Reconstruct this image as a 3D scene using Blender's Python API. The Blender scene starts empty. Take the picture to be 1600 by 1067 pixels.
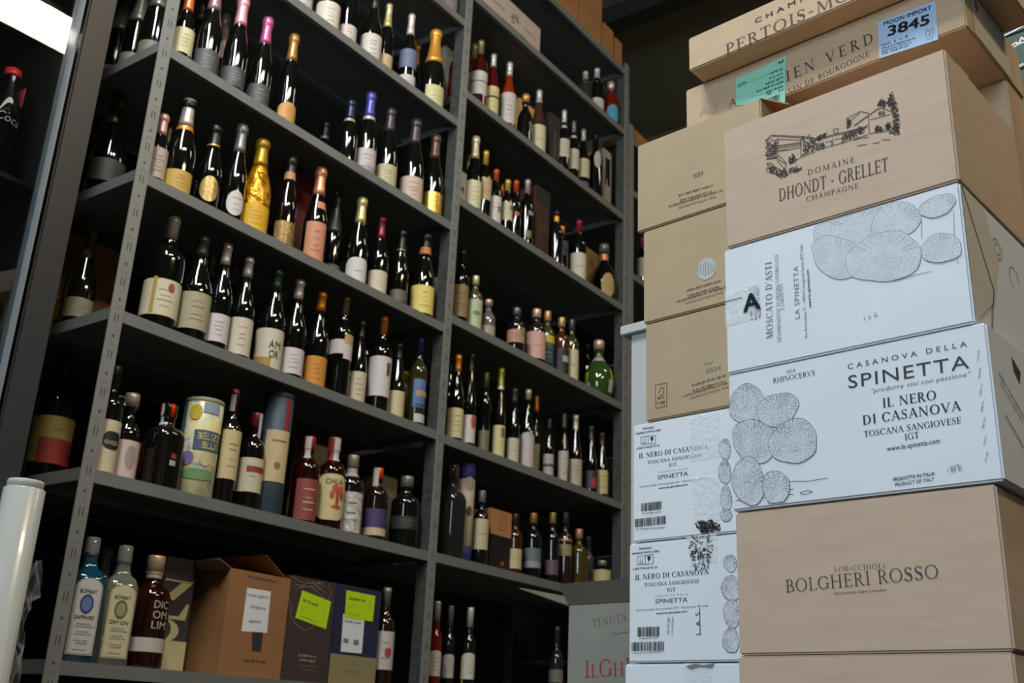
import bpy, bmesh, math, random
from mathutils import Vector, Matrix
random.seed(11)
S = bpy.context.scene
COL = S.collection
# ------------------------------------------------------------------ camera
FPX = 1676.138                      # focal length in pixels of the 1600 x 1067 frame
CAM = Vector((-1.497, -2.3445, 1.0))
CR = Vector((0.57784418, -0.81504938, 0.04231564))
CU = Vector((-0.3040172, -0.16684255, 0.93794302))
CF = Vector((0.75740982, 0.5548496, 0.34419803))
cd = bpy.data.cameras.new('camera'); cam = bpy.data.objects.new('camera', cd); COL.objects.link(cam)
M = Matrix((( CR.x, CU.x, -CF.x, CAM.x), (CR.y, CU.y, -CF.y, CAM.y), (CR.z, CU.z, -CF.z, CAM.z), (0, 0, 0, 1)))
cam.matrix_world = M
cd.sensor_width = 36.0; cd.lens = FPX / 1600 * 36; cd.clip_start = 0.02; cd.clip_end = 60
cd.dof.use_dof = True; cd.dof.focus_distance = 1.5; cd.dof.aperture_fstop = 10.0
S.camera = cam
# ------------------------------------------------------------------ world, lamps, exposure
w = bpy.data.worlds.new('world'); S.world = w; w.use_nodes = True
w.node_tree.nodes['Background'].inputs[0].default_value = (0.75, 0.85, 1.0, 1)
w.node_tree.nodes['Background'].inputs[1].default_value = 0.03
def area(name, loc, target, sx, sy, power, col):
    d = bpy.data.lights.new(name, 'AREA'); d.shape = 'RECTANGLE'; d.size = sx; d.size_y = sy; d.energy = power; d.color = col
    o = bpy.data.objects.new(name, d); COL.objects.link(o); o.location = loc
    o.rotation_euler = (Vector(target) - Vector(loc)).to_track_quat('-Z', 'Y').to_euler()
    return o
# shop window / door behind the photographer (daylight) and the ceiling strip lamps over the aisle; the last one is an added fill
area('daylight_window', (-4.6, -2.3, 2.9), (-0.2, -1.9, 1.6), 1.5, 1.7, 124, (0.66, 0.84, 1.0))
area('ceiling_lamp_or_fill', (-1.2, -1.15, 4.5), (-0.8, -0.5, 2.0), 0.22, 1.3, 104, (1.0, 1.0, 0.99))
area('ceiling_lamp_or_fill', (-0.5, -2.5, 4.6), (-0.2, -1.0, 2.0), 1.3, 0.2, 42, (1.0, 0.97, 0.92))
area('ceiling_lamp_or_fill', (0.4, -4.1, 4.4), (0.3, -2.2, 1.6), 1.3, 0.2, 46, (1.0, 0.76, 0.46))
area('ceiling_lamp_or_fill', (3.0, -2.6, 5.0), (3.6, -1.2, 2.0), 1.2, 0.2, 16, (1.0, 0.9, 0.7))  # added fill light, only there to brighten the dark far right wall
S.view_settings.view_transform = 'Standard'; S.view_settings.look = 'None'
S.view_settings.exposure = 0.0; S.view_settings.gamma = 1.0; S.view_settings.use_curve_mapping = False

# ------------------------------------------------------------------ pixel <-> place helpers (used once, to find real positions)
def ray(px, py): return CF + CR * ((px - 800) / FPX) - CU * ((py - 533.5) / FPX)
def on_plane(px, py, p0, n):
    d = ray(px, py); return CAM + d * ((Vector(p0) - CAM).dot(n) / d.dot(n))
def on_Y(px, py, y): return on_plane(px, py, (0, y, 0), Vector((0, 1, 0)))
def on_X(px, py, x): return on_plane(px, py, (x, 0, 0), Vector((1, 0, 0)))
def proj(P):
    d = Vector(P) - CAM; z = d.dot(CF); return 800 + FPX * d.dot(CR) / z, 533.5 - FPX * d.dot(CU) / z, z
def z_at(x, y, py):                      # height on the vertical through (x, y) that shows at row py
    k = (533.5 - py) / FPX
    a = Vector((x, y, 0)) - CAM
    return (k * a.dot(CF) - a.dot(CU)) / (CU.z - k * CF.z)

# ------------------------------------------------------------------ materials
def lin(c):
    return tuple(((v / 255) / 12.92 if v / 255 <= 0.04045 else ((v / 255 + 0.055) / 1.055) ** 2.4) for v in c)
MATS = {}
def mat(name, rgb, rough=0.5, metal=0.0, noise=0.0, scale=20.0, bump=0.0, trans=0.0, alpha=1.0, emit=None, coat=0.0, stretch=None, spec=0.5):
    if name in MATS: return MATS[name]
    m = bpy.data.materials.new(name); m.use_nodes = True; nt = m.node_tree; b = nt.nodes['Principled BSDF']
    c = lin(rgb)
    b.inputs['Base Color'].default_value = (*c, 1); b.inputs['Roughness'].default_value = rough; b.inputs['Metallic'].default_value = metal
    b.inputs['Transmission Weight'].default_value = trans; b.inputs['Alpha'].default_value = alpha; b.inputs['Coat Weight'].default_value = coat
    b.inputs['Specular IOR Level'].default_value = spec
    if emit:
        b.inputs['Emission Color'].default_value = (*lin(rgb), 1); b.inputs['Emission Strength'].default_value = emit
    if noise or bump:
        tc = nt.nodes.new('ShaderNodeTexCoord'); mp = nt.nodes.new('ShaderNodeMapping'); nz = nt.nodes.new('ShaderNodeTexNoise')
        nt.links.new(tc.outputs['Object'], mp.inputs[0]); nt.links.new(mp.outputs[0], nz.inputs['Vector'])
        if stretch: mp.inputs['Scale'].default_value = stretch
        nz.inputs['Scale'].default_value = scale; nz.inputs['Detail'].default_value = 5
        if noise:
            rp = nt.nodes.new('ShaderNodeValToRGB'); nt.links.new(nz.outputs['Fac'], rp.inputs[0])
            rp.color_ramp.elements[0].position = 0.3; rp.color_ramp.elements[1].position = 0.7
            rp.color_ramp.elements[0].color = (*[max(0, v * (1 - noise)) for v in c], 1); rp.color_ramp.elements[1].color = (*[min(1, v * (1 + noise)) for v in c], 1)
            nt.links.new(rp.outputs[0], b.inputs['Base Color'])
        if bump:
            bp = nt.nodes.new('ShaderNodeBump'); bp.inputs['Strength'].default_value = bump; bp.inputs['Distance'].default_value = 0.01
            nt.links.new(nz.outputs['Fac'], bp.inputs['Height']); nt.links.new(bp.outputs[0], b.inputs['Normal'])
    MATS[name] = m; return m
def paper(rgb): return mat('paper_%d_%d_%d' % rgb, tuple(int(c * .90) for c in rgb), 0.6, noise=0.04, scale=60)
def foil(rgb): return mat('foil_%d_%d_%d' % rgb, rgb, 0.34, metal=0.45, noise=0.06, scale=80)
def glass(rgb): return mat('glass_%d_%d_%d' % rgb, rgb, 0.06, coat=0.4)
DARK = (9, 11, 9)
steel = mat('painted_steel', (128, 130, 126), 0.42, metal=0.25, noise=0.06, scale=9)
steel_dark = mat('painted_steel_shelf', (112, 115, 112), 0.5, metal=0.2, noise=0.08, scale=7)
steel_side = mat('steel_shade_tint', (62, 64, 60), 0.6, metal=0.2, noise=0.3, scale=30)  # same steel as the uprights, shade on the side flanges put into the colour
slot_m = mat('slot_dark', (58, 59, 58), 0.8)
back_m = mat('shelf_depth_shade', (20, 22, 21), 0.9)  # near-black colour stands in for the unlit depth behind the bottles
kraft = mat('kraft_cardboard', (182, 156, 126), 0.78, noise=0.06, scale=14, bump=0.03, stretch=(1, 1, 6))
kraft2 = mat('kraft_cardboard_pinkish', (186, 161, 138), 0.78, noise=0.05, scale=12, bump=0.03, stretch=(1, 1, 5))
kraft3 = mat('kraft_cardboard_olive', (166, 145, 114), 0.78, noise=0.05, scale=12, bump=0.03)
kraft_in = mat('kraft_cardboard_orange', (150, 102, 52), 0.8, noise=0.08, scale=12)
white_card = mat('white_cardboard', (212, 216, 220), 0.6, noise=0.025, scale=8)
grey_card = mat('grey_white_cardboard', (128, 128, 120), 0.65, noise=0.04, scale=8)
ink = mat('print_ink', (44, 44, 50), 0.6)
ink_brown = mat('print_ink_brown', (66, 54, 48), 0.7)
ink_grey = mat('print_ink_grey', (112, 112, 116), 0.7)
ink_pale = mat('print_ink_pale', (150, 152, 156), 0.7)
tape_m = mat('packing_tape_white_glare', (240, 243, 245), 0.16, noise=0.06, scale=110, bump=0.3, alpha=0.42, coat=0.8)  # bright reflection on the clear tape is put into its whitish colour
tape_b = mat('dull_packing_tape', (226, 214, 184), 0.45, alpha=0.35)
white_m = mat('white_plastic', (205, 205, 200), 0.35)

# ------------------------------------------------------------------ mesh helpers
def link(name, me, m, parent=None):
    o = bpy.data.objects.new(name, me); COL.objects.link(o)
    if m: me.materials.append(m)
    if parent is not None: o.parent = parent
    return o
def tag(o, label=None, cat=None, group=None, kind=None):
    if label:
        n = len(label.split())
        if not 4 <= n <= 16: print('WORDS', n, label)
        o['label'] = label
    if cat: o['category'] = cat
    if group: o['group'] = group
    if kind: o['kind'] = kind
    return o
def empty(name, loc=(0, 0, 0), rz=0.0):
    o = bpy.data.objects.new(name, None); COL.objects.link(o); o.location = loc; o.rotation_euler = (0, 0, rz); o.empty_display_size = 0.05
    return o
def pydata(name, v, f, smooth=False):
    me = bpy.data.meshes.new(name); me.from_pydata([tuple(p) for p in v], [], f); me.update()
    if smooth: me.polygons.foreach_set('use_smooth', [True] * len(me.polygons))
    return me
def add_box(bm, x0, x1, y0, y1, z0, z1):
    vs = [bm.verts.new(p) for p in ((x0, y0, z0), (x1, y0, z0), (x1, y1, z0), (x0, y1, z0), (x0, y0, z1), (x1, y0, z1), (x1, y1, z1), (x0, y1, z1))]
    for f in ((3, 2, 1, 0), (4, 5, 6, 7), (0, 1, 5, 4), (1, 2, 6, 5), (2, 3, 7, 6), (3, 0, 4, 7)): bm.faces.new([vs[i] for i in f])
def boxes_mesh(name, lst, bevel=0.0):
    bm = bmesh.new()
    for b in lst: add_box(bm, *b)
    if bevel: bmesh.ops.bevel(bm, geom=bm.edges[:], offset=bevel, segments=2, affect='EDGES')
    me = bpy.data.meshes.new(name); bm.to_mesh(me); bm.free(); return me
def lathe(name, prof, seg=28, sq=None):
    v = []; f = []; n = len(prof)
    for r, z in prof:
        for i in range(seg):
            a = 2 * math.pi * i / seg; c, s = math.cos(a), math.sin(a)
            k = 1.0 if not sq else 1.0 / (abs(c) ** sq + abs(s) ** sq) ** (1.0 / sq)
            v.append((r * k * c, r * k * s, z))
    for j in range(n - 1):
        for i in range(seg):
            a = j * seg + i; b = j * seg + (i + 1) % seg; f.append((a, b, b + seg, a + seg))
    f.append(tuple(range(seg - 1, -1, -1))); f.append(tuple(range((n - 1) * seg, n * seg)))
    return pydata(name, v, f, True)
def curve_patch(name, prof_r, z0, z1, a0, a1, seg=20, shape=None, thick=0.0005):
    # a label wrapped round a bottle: a strip of the cylinder of radius prof_r, optionally clipped to an oval / arch
    v = []; f = []
    for i in range(seg + 1):
        t = i / seg; a = a0 + (a1 - a0) * t
        lo, hi = z0, z1; u = 2 * t - 1
        if shape == 'oval':
            h = math.sqrt(max(0.0, 1 - u * u)) * (z1 - z0) / 2; lo, hi = (z0 + z1) / 2 - h, (z0 + z1) / 2 + h
        elif shape == 'arch':
            hi = z1 - (1 - math.sqrt(max(0.0, 1 - u * u))) * (z1 - z0) * 0.35
        elif shape == 'round':
            lo = z0 + (abs(u) ** 4) * (z1 - z0) * 0.25; hi = z1 - (abs(u) ** 4) * (z1 - z0) * 0.25
        for z in (lo, hi): v.append((prof_r * math.cos(a), prof_r * math.sin(a), z))
    for i in range(seg): f.append((2 * i, 2 * i + 2, 2 * i + 3, 2 * i + 1))
    return pydata(name, v, f, True)

# ------------------------------------------------------------------ lettering: an own roman stroke alphabet and the built-in sans face
TH, TN = 0.15, 0.055
def _ln(x0, y0, x1, y1, wd):
    d = Vector((x1 - x0, y1 - y0)); n = Vector((-d.y, d.x)).normalized() * wd / 2
    return [(x0 + n.x, y0 + n.y), (x1 + n.x, y1 + n.y), (x1 - n.x, y1 - n.y), (x0 - n.x, y0 - n.y)]
def _hv(x0, y0, x1, y1, wx):               # slanted stem of horizontal width wx
    return [(x0 - wx / 2, y0), (x0 + wx / 2, y0), (x1 + wx / 2, y1), (x1 - wx / 2, y1)]
def _sf(x, y, l=0.26): return [(x - l / 2, y - 0.0), (x + l / 2, y), (x + l / 2, y + 0.04), (x - l / 2, y + 0.04)]
def _arc(cx, cy, rx, ry, a0, a1, w0=None, w1=None, n=14):
    w0 = TN if w0 is None else w0; w1 = TH if w1 is None else w1
    out = []; pts = []
    for i in range(n + 1):
        a = math.radians(a0 + (a1 - a0) * i / n); k = w0 + (w1 - w0) * abs(math.cos(a)) ** 1.6
        c, s = math.cos(a), math.sin(a)
        pts.append(((cx + rx * c, cy + ry * s), (cx + (rx - k) * c, cy + (ry - min(k, w0 + 0.02 + (w1 - w0) * 0.3)) * s)))
    for i in range(n): out.append([pts[i][0], pts[i + 1][0], pts[i + 1][1], pts[i][1]])
    return out
def _stem(x, y0=0, y1=1, s0=True, s1=True):
    o = [_hv(x, y0, x, y1, TH)]
    if s0: o.append(_sf(x, y0))
    if s1: o.append(_sf(x, y1 - 0.04))
    return o
def _bar(x0, x1, y): return [[(x0, y - TN / 2), (x1, y - TN / 2), (x1, y + TN / 2), (x0, y + TN / 2)]]
def _tv(x, y, l): return [_hv(x, y - l / 2, x, y + l / 2, TN)]
GL = {
 'A': (0.80, lambda: [_hv(0.10, 0, 0.40, 1, TN), _hv(0.70, 0, 0.40, 1, TH), _sf(0.10, 0, 0.22), _sf(0.70, 0, 0.26)] + _bar(0.2, 0.6, 0.34)),
 'B': (0.70, lambda: _stem(0.18) + _arc(0.34, 0.755, 0.24, 0.245, -90, 90) + _arc(0.36, 0.26, 0.30, 0.26, -90, 90) + _bar(0.18, 0.36, 0.975) + _bar(0.18, 0.36, 0.515) + _bar(0.18, 0.38, 0.027)),
 'C': (0.80, lambda: _arc(0.44, 0.5, 0.40, 0.51, 42, 318, n=22) + _tv(0.735, 0.83, 0.22)),
 'D': (0.86, lambda: _stem(0.18) + _arc(0.34, 0.5, 0.45, 0.5, -90, 90, n=20) + _bar(0.18, 0.36, 0.973) + _bar(0.18, 0.36, 0.027)),
 'E': (0.66, lambda: _stem(0.18) + _bar(0.18, 0.58, 0.973) + _bar(0.18, 0.50, 0.5) + _bar(0.18, 0.60, 0.027) + _tv(0.57, 0.9, 0.17) + _tv(0.49, 0.5, 0.17) + _tv(0.60, 0.1, 0.18)),
 'F': (0.62, lambda: _stem(0.18) + _bar(0.18, 0.58, 0.973) + _bar(0.18, 0.50, 0.5) + _tv(0.57, 0.9, 0.17) + _tv(0.49, 0.5, 0.17)),
 'G': (0.86, lambda: _arc(0.44, 0.5, 0.40, 0.51, 42, 318, n=22) + _tv(0.735, 0.83, 0.22) + [_hv(0.72, 0.08, 0.72, 0.42, TH), _sf(0.72, 0.40)]),
 'H': (0.90, lambda: _stem(0.18) + _stem(0.72) + _bar(0.18, 0.72, 0.5)),
 'I': (0.38, lambda: _stem(0.19)),
 'J': (0.44, lambda: _stem(0.26, 0.1, 1, False, True) + _arc(0.13, 0.1, 0.20, 0.28, -100, 0)),
 'L': (0.64, lambda: _stem(0.18) + _bar(0.18, 0.58, 0.027) + _tv(0.585, 0.11, 0.2)),
 'M': (1.04, lambda: [_hv(0.14, 0, 0.20, 1, TN), _hv(0.20, 1, 0.52, 0.04, TH), _hv(0.84, 1, 0.52, 0.04, TN), _hv(0.90, 0, 0.86, 1, TH), _sf(0.14, 0, 0.22), _sf(0.90, 0), _sf(0.16, 0.96, 0.18), _sf(0.9, 0.96, 0.18)]),
 'N': (0.90, lambda: [_hv(0.16, 0, 0.16, 1, TN), _hv(0.16, 1, 0.74, 0, TH), _hv(0.74, 0, 0.74, 1, TN), _sf(0.16, 0, 0.22), _sf(0.10, 0.96, 0.18), _sf(0.74, 0.96, 0.22)]),
 'O': (0.92, lambda: _arc(0.46, 0.5, 0.42, 0.515, 0, 360, n=30)),
 'P': (0.64, lambda: _stem(0.18) + _arc(0.32, 0.735, 0.28, 0.265, -90, 90) + _bar(0.18, 0.34, 0.975) + _bar(0.18, 0.34, 0.497)),
 'R': (0.76, lambda: _stem(0.18) + _arc(0.32, 0.745, 0.27, 0.255, -90, 90) + _bar(0.18, 0.34, 0.975) + _bar(0.18, 0.34, 0.517) + [_hv(0.36, 0.52, 0.66, 0, TH), _sf(0.70, 0, 0.2)]),
 'S': (0.62, lambda: _arc(0.31, 0.745, 0.23, 0.265, 25, 200, w1=0.10) + [[(0.085, 0.70), (0.10, 0.60), (0.55, 0.36), (0.53, 0.22)], [(0.085, 0.70), (0.22, 0.68), (0.50, 0.50), (0.55, 0.30)]] + _arc(0.30, 0.255, 0.255, 0.265, -160, 15, w1=0.10) + _tv(0.51, 0.88, 0.18) + _tv(0.07, 0.13, 0.18)),
 'T': (0.74, lambda: _stem(0.37, 0, 1, True, False) + _bar(0.06, 0.68, 0.973) + _tv(0.07, 0.89, 0.19) + _tv(0.67, 0.89, 0.19)),
 'U': (0.86, lambda: [_hv(0.17, 0.3, 0.17, 1, TH), _hv(0.71, 0.3, 0.71, 1, TN), _sf(0.17, 0.96), _sf(0.71, 0.96, 0.2)] + _arc(0.42, 0.32, 0.325, 0.335, 180, 360)),
 'V': (0.80, lambda: [_hv(0.12, 1, 0.42, 0, TH), _hv(0.70, 1, 0.42, 0, TN), _sf(0.12, 0.96), _sf(0.70, 0.96, 0.2)]),
 'Z': (0.70, lambda: [_hv(0.12, 0.02, 0.58, 0.98, TH)] + _bar(0.08, 0.62, 0.027) + _bar(0.1, 0.62, 0.973) + _tv(0.10, 0.89, 0.18) + _tv(0.62, 0.11, 0.18)),
 '-': (0.42, lambda: [[(0.08, 0.36), (0.34, 0.36), (0.34, 0.44), (0.08, 0.44)]]),
 "'": (0.22, lambda: [[(0.08, 0.75), (0.13, 0.75), (0.17, 1), (0.05, 1)]]),
 '.': (0.24, lambda: [[(0.07, 0), (0.17, 0), (0.17, 0.1), (0.07, 0.1)]]),
 ' ': (0.36, lambda: []),
}
def serif_polys(s, track=0.06, weight=1.0, small=0.78):
    global TH, TN
    t0 = (TH, TN); TH, TN = 0.15 * weight, 0.055 * max(0.8, weight)
    out = []; x = 0.0
    for ch in s:
        k = 1.0
        if ch.islower(): k = small; ch = ch.upper()
        adv, fn = GL.get(ch, GL[' '])
        for p in fn(): out.append([(x + a * k, b * k) for a, b in p])
        x += (adv + track) * k
    TH, TN = t0
    return out, x - track
_fc = {}
def sans_polys(s, bold=0.0, shear=0.0, space=1.0):
    key = (s, bold, shear, space)
    if key in _fc: return _fc[key]
    c = bpy.data.curves.new('letters', 'FONT'); c.body = s; c.size = 1.0; c.resolution_u = 3; c.shear = shear; c.space_character = space
    o = bpy.data.objects.new('letters', c); COL.objects.link(o)
    dg = bpy.context.evaluated_depsgraph_get(); me = bpy.data.meshes.new_from_object(o.evaluated_get(dg))
    vs = [(v.co.x, v.co.y) for v in me.vertices]; polys = [[vs[i] for i in p.vertices] for p in me.polygons]
    bpy.data.objects.remove(o); bpy.data.curves.remove(c); bpy.data.meshes.remove(me)
    if not polys: _fc[key] = ([], 1.0); return _fc[key]
    x0 = min(a for p in polys for a, b in p); x1 = max(a for p in polys for a, b in p)
    cap = 0.729
    if bold: polys = [[(a + dx * bold, b + dy * bold) for a, b in p] for dx, dy in ((-1, -1), (1, -1), (-1, 1), (1, 1)) for p in polys]
    _fc[key] = ([[((a - x0) / cap, b / cap) for a, b in p] for p in polys], (x1 - x0) / cap)
    return _fc[key]

class Face:
    """a flat face of a thing: origin, right, up, outward normal, with the parent empty whose frame the prints live in"""
    def __init__(s, o, ex, n, parent, pm): s.o = Vector(o); s.ex = Vector(ex).normalized(); s.n = Vector(n).normalized(); s.ey = s.n.cross(s.ex); s.parent = parent; s.inv = pm.inverted()
    def uv(s, px, py):
        p = on_plane(px, py, s.o, s.n) - s.o; return Vector((p.dot(s.ex), p.dot(s.ey)))
    def put(s, name, polys, m, lift=0.0004, parent=None):
        v = []; f = []
        for p in polys:
            k = len(v); v += [s.inv @ (s.o + s.ex * a + s.ey * b + s.n * lift) for a, b in p]
            f.append(tuple(range(k, k + len(p))))
        me = pydata(name, v, f); ob = link(name, me, m, s.parent if parent is None else parent)
        return ob
    def text(s, string, pl, pr, cap, m=None, font='serif', weight=1.0, track=0.06, bold=0.0, shear=0.0, space=1.0, lift=0.0005, name='printed_text', parent=None, uvs=False):
        a = Vector(pl) if uvs else s.uv(*pl); b = Vector(pr) if uvs else s.uv(*pr)
        d = b - a; wd = d.length; ex = d / wd; ey = Vector((-ex.y, ex.x))
        h = cap if uvs else cap * (s.uv(pl[0], pl[1] - 10) - s.uv(*pl)).length / 10
        polys, tw = serif_polys(string, track, weight) if font == 'serif' else sans_polys(string, bold, shear, space)
        if not polys: return None
        sx = wd / tw
        out = [[tuple(a + ex * (x * sx) + ey * (y * h)) for x, y in p] for p in polys]
        return s.put(name, out, m or ink, lift, parent)
    def quad(s, name, pts, m, lift=0.0003, parent=None, uvs=False):
        return s.put(name, [[tuple(Vector(p) if uvs else s.uv(*p)) for p in pts]], m, lift, parent)
    def lines(s, name, plist, wd, m=None, lift=0.0005, parent=None, uvs=False):
        out = []
        for pl in plist:
            q = [Vector(p) if uvs else s.uv(*p) for p in pl]
            for a, b in zip(q, q[1:]):
                if (b - a).length < 1e-7: continue
                out.append(_ln(a.x, a.y, b.x, b.y, wd))
        return s.put(name, out, m or ink, lift, parent)
    def scrib(s, p0, p1, cap, m=None, lift=0.0008, seed=None, uvs=False, parent=None):       # print too small to read: a row of broken dashes
        rnd = random.Random(seed or int(p0[0] * 31 + p0[1] * 17)); a = Vector(p0) if uvs else s.uv(*p0); b = Vector(p1) if uvs else s.uv(*p1)
        h = cap if uvs else cap * (s.uv(p0[0], p0[1] - 10) - s.uv(*p0)).length / 10
        d = b - a; L = d.length; ex = d / L; ey = Vector((-ex.y, ex.x)); x = 0.0; out = []
        while x < L - h * .3:
            w = h * rnd.uniform(.25, .6); lo = rnd.uniform(0, .25) * h; hi = h * rnd.uniform(.7, 1)
            w = min(w, L - x)
            out.append([tuple(a + ex * x + ey * lo), tuple(a + ex * (x + w) + ey * lo), tuple(a + ex * (x + w) + ey * hi), tuple(a + ex * x + ey * hi)])
            x += w + h * rnd.choice((.18, .25, .25, .6))
        ob = s.put('printed_text', out, m or ink_grey, lift, parent); ob['kind'] = 'stuff'; return ob
    def bars(s, name, p0, p1, n, m=None, lift=0.0006, parent=None, seed=1):      # a bar code between two opposite corners
        rnd = random.Random(seed); a = s.uv(*p0); b = s.uv(*p1); out = []; x = 0.0; tot = 0; segs = []
        for i in range(n):
            wb = rnd.choice((1, 1, 2, 3)); g = rnd.choice((1, 1, 2)); segs.append((tot, tot + wb)); tot += wb + g
        for x0, x1 in segs:
            u0 = a.x + (b.x - a.x) * x0 / tot; u1 = a.x + (b.x - a.x) * x1 / tot
            out.append([(u0, a.y), (u1, a.y), (u1, b.y), (u0, b.y)])
        return s.put(name, out, m or ink, lift, parent)

# ================================================================== the setting
ZL = {'L0': 3.703, 'L1': 3.239, 'L2': 2.794, 'L3': 2.386, 'L4': 1.986, 'L5': 1.567, 'L6': 1.118, 'L7': 0.66, 'L8': 0.2,
      'R0': 4.221, 'R1': 3.867, 'R2': 3.393, 'R3': 2.919, 'R4': 2.436, 'R5': 1.982, 'R6': 1.569, 'R7': 1.08, 'R8': 0.6, 'R9': 0.2}
XB, XC, UW, SD, LIP = 1.282, 2.572, 0.04, 0.60, 0.032
wall_m = mat('dark_wall_paint', (104, 98, 80), 0.9, noise=0.15, scale=1.2)
ceil_m = mat('dark_ceiling', (126, 122, 100), 0.9, noise=0.1, scale=1.0)
floor_m = mat('dark_concrete_floor', (58, 57, 54), 0.6, noise=0.15, scale=3)
def struct(name, b, m):
    o = link(name, boxes_mesh(name, [b]), m); o['kind'] = 'structure'; return o
struct('floor', (-5.2, 4.9, -5.6, 1.2, -0.1, 0.0), floor_m)
struct('ceiling', (-5.2, 4.9, -5.6, 1.2, 5.3, 5.4), ceil_m)
struct('wall_back', (-5.2, 4.9, 1.1, 1.2, 0.0, 5.3), wall_m)
struct('wall_right', (4.8, 4.9, -5.6, 1.1, 0.0, 5.3), wall_m)
struct('wall_front', (-5.2, 4.8, -5.6, -5.5, 0.0, 5.3), wall_m)
struct('wall_light_blocker', (-5.1, -0.25, -0.05, 0.05, 0.0, 5.3), wall_m)  # unseen wall added to keep window light off the shelf ends
struct('wall_left', (-5.2, -5.1, -5.5, 1.1, 0.0, 5.3), wall_m)
beam = mat('ceiling_beam_grey', (38, 40, 36), 0.7)
for i, (x, z) in enumerate(((1.9, 5.18), (3.3, 5.18))):
    o = struct('trim_%d' % (i + 1), (x, x + 0.12, -5.4, 1.0, z, 5.3), beam)

# ================================================================== the steel shelving unit
unit = empty('steel_shelving_unit', (0, 0, 0)); tag(unit, 'tall grey slotted steel shelving unit of two bays filled with bottles', 'shelving unit')
def upright(x0, ztop, sgn=1):
    # front flange plus side flange going back, slots pressed through both
    o = link('upright', boxes_mesh('upright', [(x0, x0 + UW, -0.004, 0.0, 0, ztop), (x0 + UW - 0.003, x0 + UW, 0.0, 0.02, 0, ztop)], 0.0008), steel, unit)
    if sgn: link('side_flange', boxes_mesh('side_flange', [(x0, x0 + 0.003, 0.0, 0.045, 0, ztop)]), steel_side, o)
    sl = []; z = 0.05; i = 0
    while z < ztop - 0.05:
        xc = x0 + UW / 2
        if i % 2 == 0: sl += [(xc - 0.006, xc - 0.0035, -0.0046, -0.003, z, z + 0.022), (xc + 0.0035, xc + 0.006, -0.0046, -0.003, z, z + 0.022)]
        else: sl += [(xc - 0.003, xc + 0.003, -0.0046, -0.003, z + 0.008, z + 0.014)]
        if sgn: sl += [(x0 - 0.0006, x0 + 0.002, 0.012, 0.034, z, z + 0.012)]
        z += 0.05; i += 1
    link('slots', boxes_mesh('slots', sl), slot_m, o)['kind'] = 'stuff'
    # embossed marks between the slots
    em = []; z = 0.085
    while z < ztop - 0.05:
        for k in range(3): em.append((x0 + 0.012 + k * 0.006, x0 + 0.0145 + k * 0.006, -0.0048, -0.003, z + (k % 2) * 0.003, z + 0.009 + (k % 2) * 0.003))
        z += 0.10
    link('embossing', boxes_mesh('embossing', em), steel, o)['kind'] = 'stuff'
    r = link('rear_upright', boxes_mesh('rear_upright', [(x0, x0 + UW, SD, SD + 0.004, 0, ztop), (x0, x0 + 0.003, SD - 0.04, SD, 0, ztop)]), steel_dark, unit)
upright(-UW, 4.3, 0); upright(XB, 4.3); upright(XC, 4.262)
for k, z in ZL.items():
    x0, x1 = (0.0, XB) if k[0] == 'L' else (XB + UW, XC)
    bm = bmesh.new()
    add_box(bm, x0 - (0.036 if k[0] == 'L' else 0), x1, 0.004, SD - 0.005, z - 0.004, z)
    add_box(bm, x0, x1, -0.002, 0.0035, z - LIP, z)
    add_box(bm, x0, x1, 0.0035, 0.016, z - LIP, z - LIP + 0.003)
    add_box(bm, x0 - (0.036 if k[0] == 'L' else 0), x0 + 0.001, 0.0, SD - 0.01, z - LIP, z - 0.004)
    add_box(bm, x1 - 0.002, x1, 0.004, SD - 0.01, z - LIP, z - 0.004)
    add_box(bm, x0, x1, SD * 0.5 - 0.02, SD * 0.5 + 0.02, z - 0.02, z - 0.004)
    me = bpy.data.meshes.new('shelf'); bm.to_mesh(me); bm.free()
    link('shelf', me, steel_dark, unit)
for x0, x1 in ((0.0, XB), (XB + UW, XC)):
    link('back_shade_sheet', boxes_mesh('back_shade_sheet', [(x0, x1, SD + 0.006, SD + 0.010, 0.05, 4.22)]), back_m, unit)  # added sheet that keeps the shelf depth dark

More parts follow.
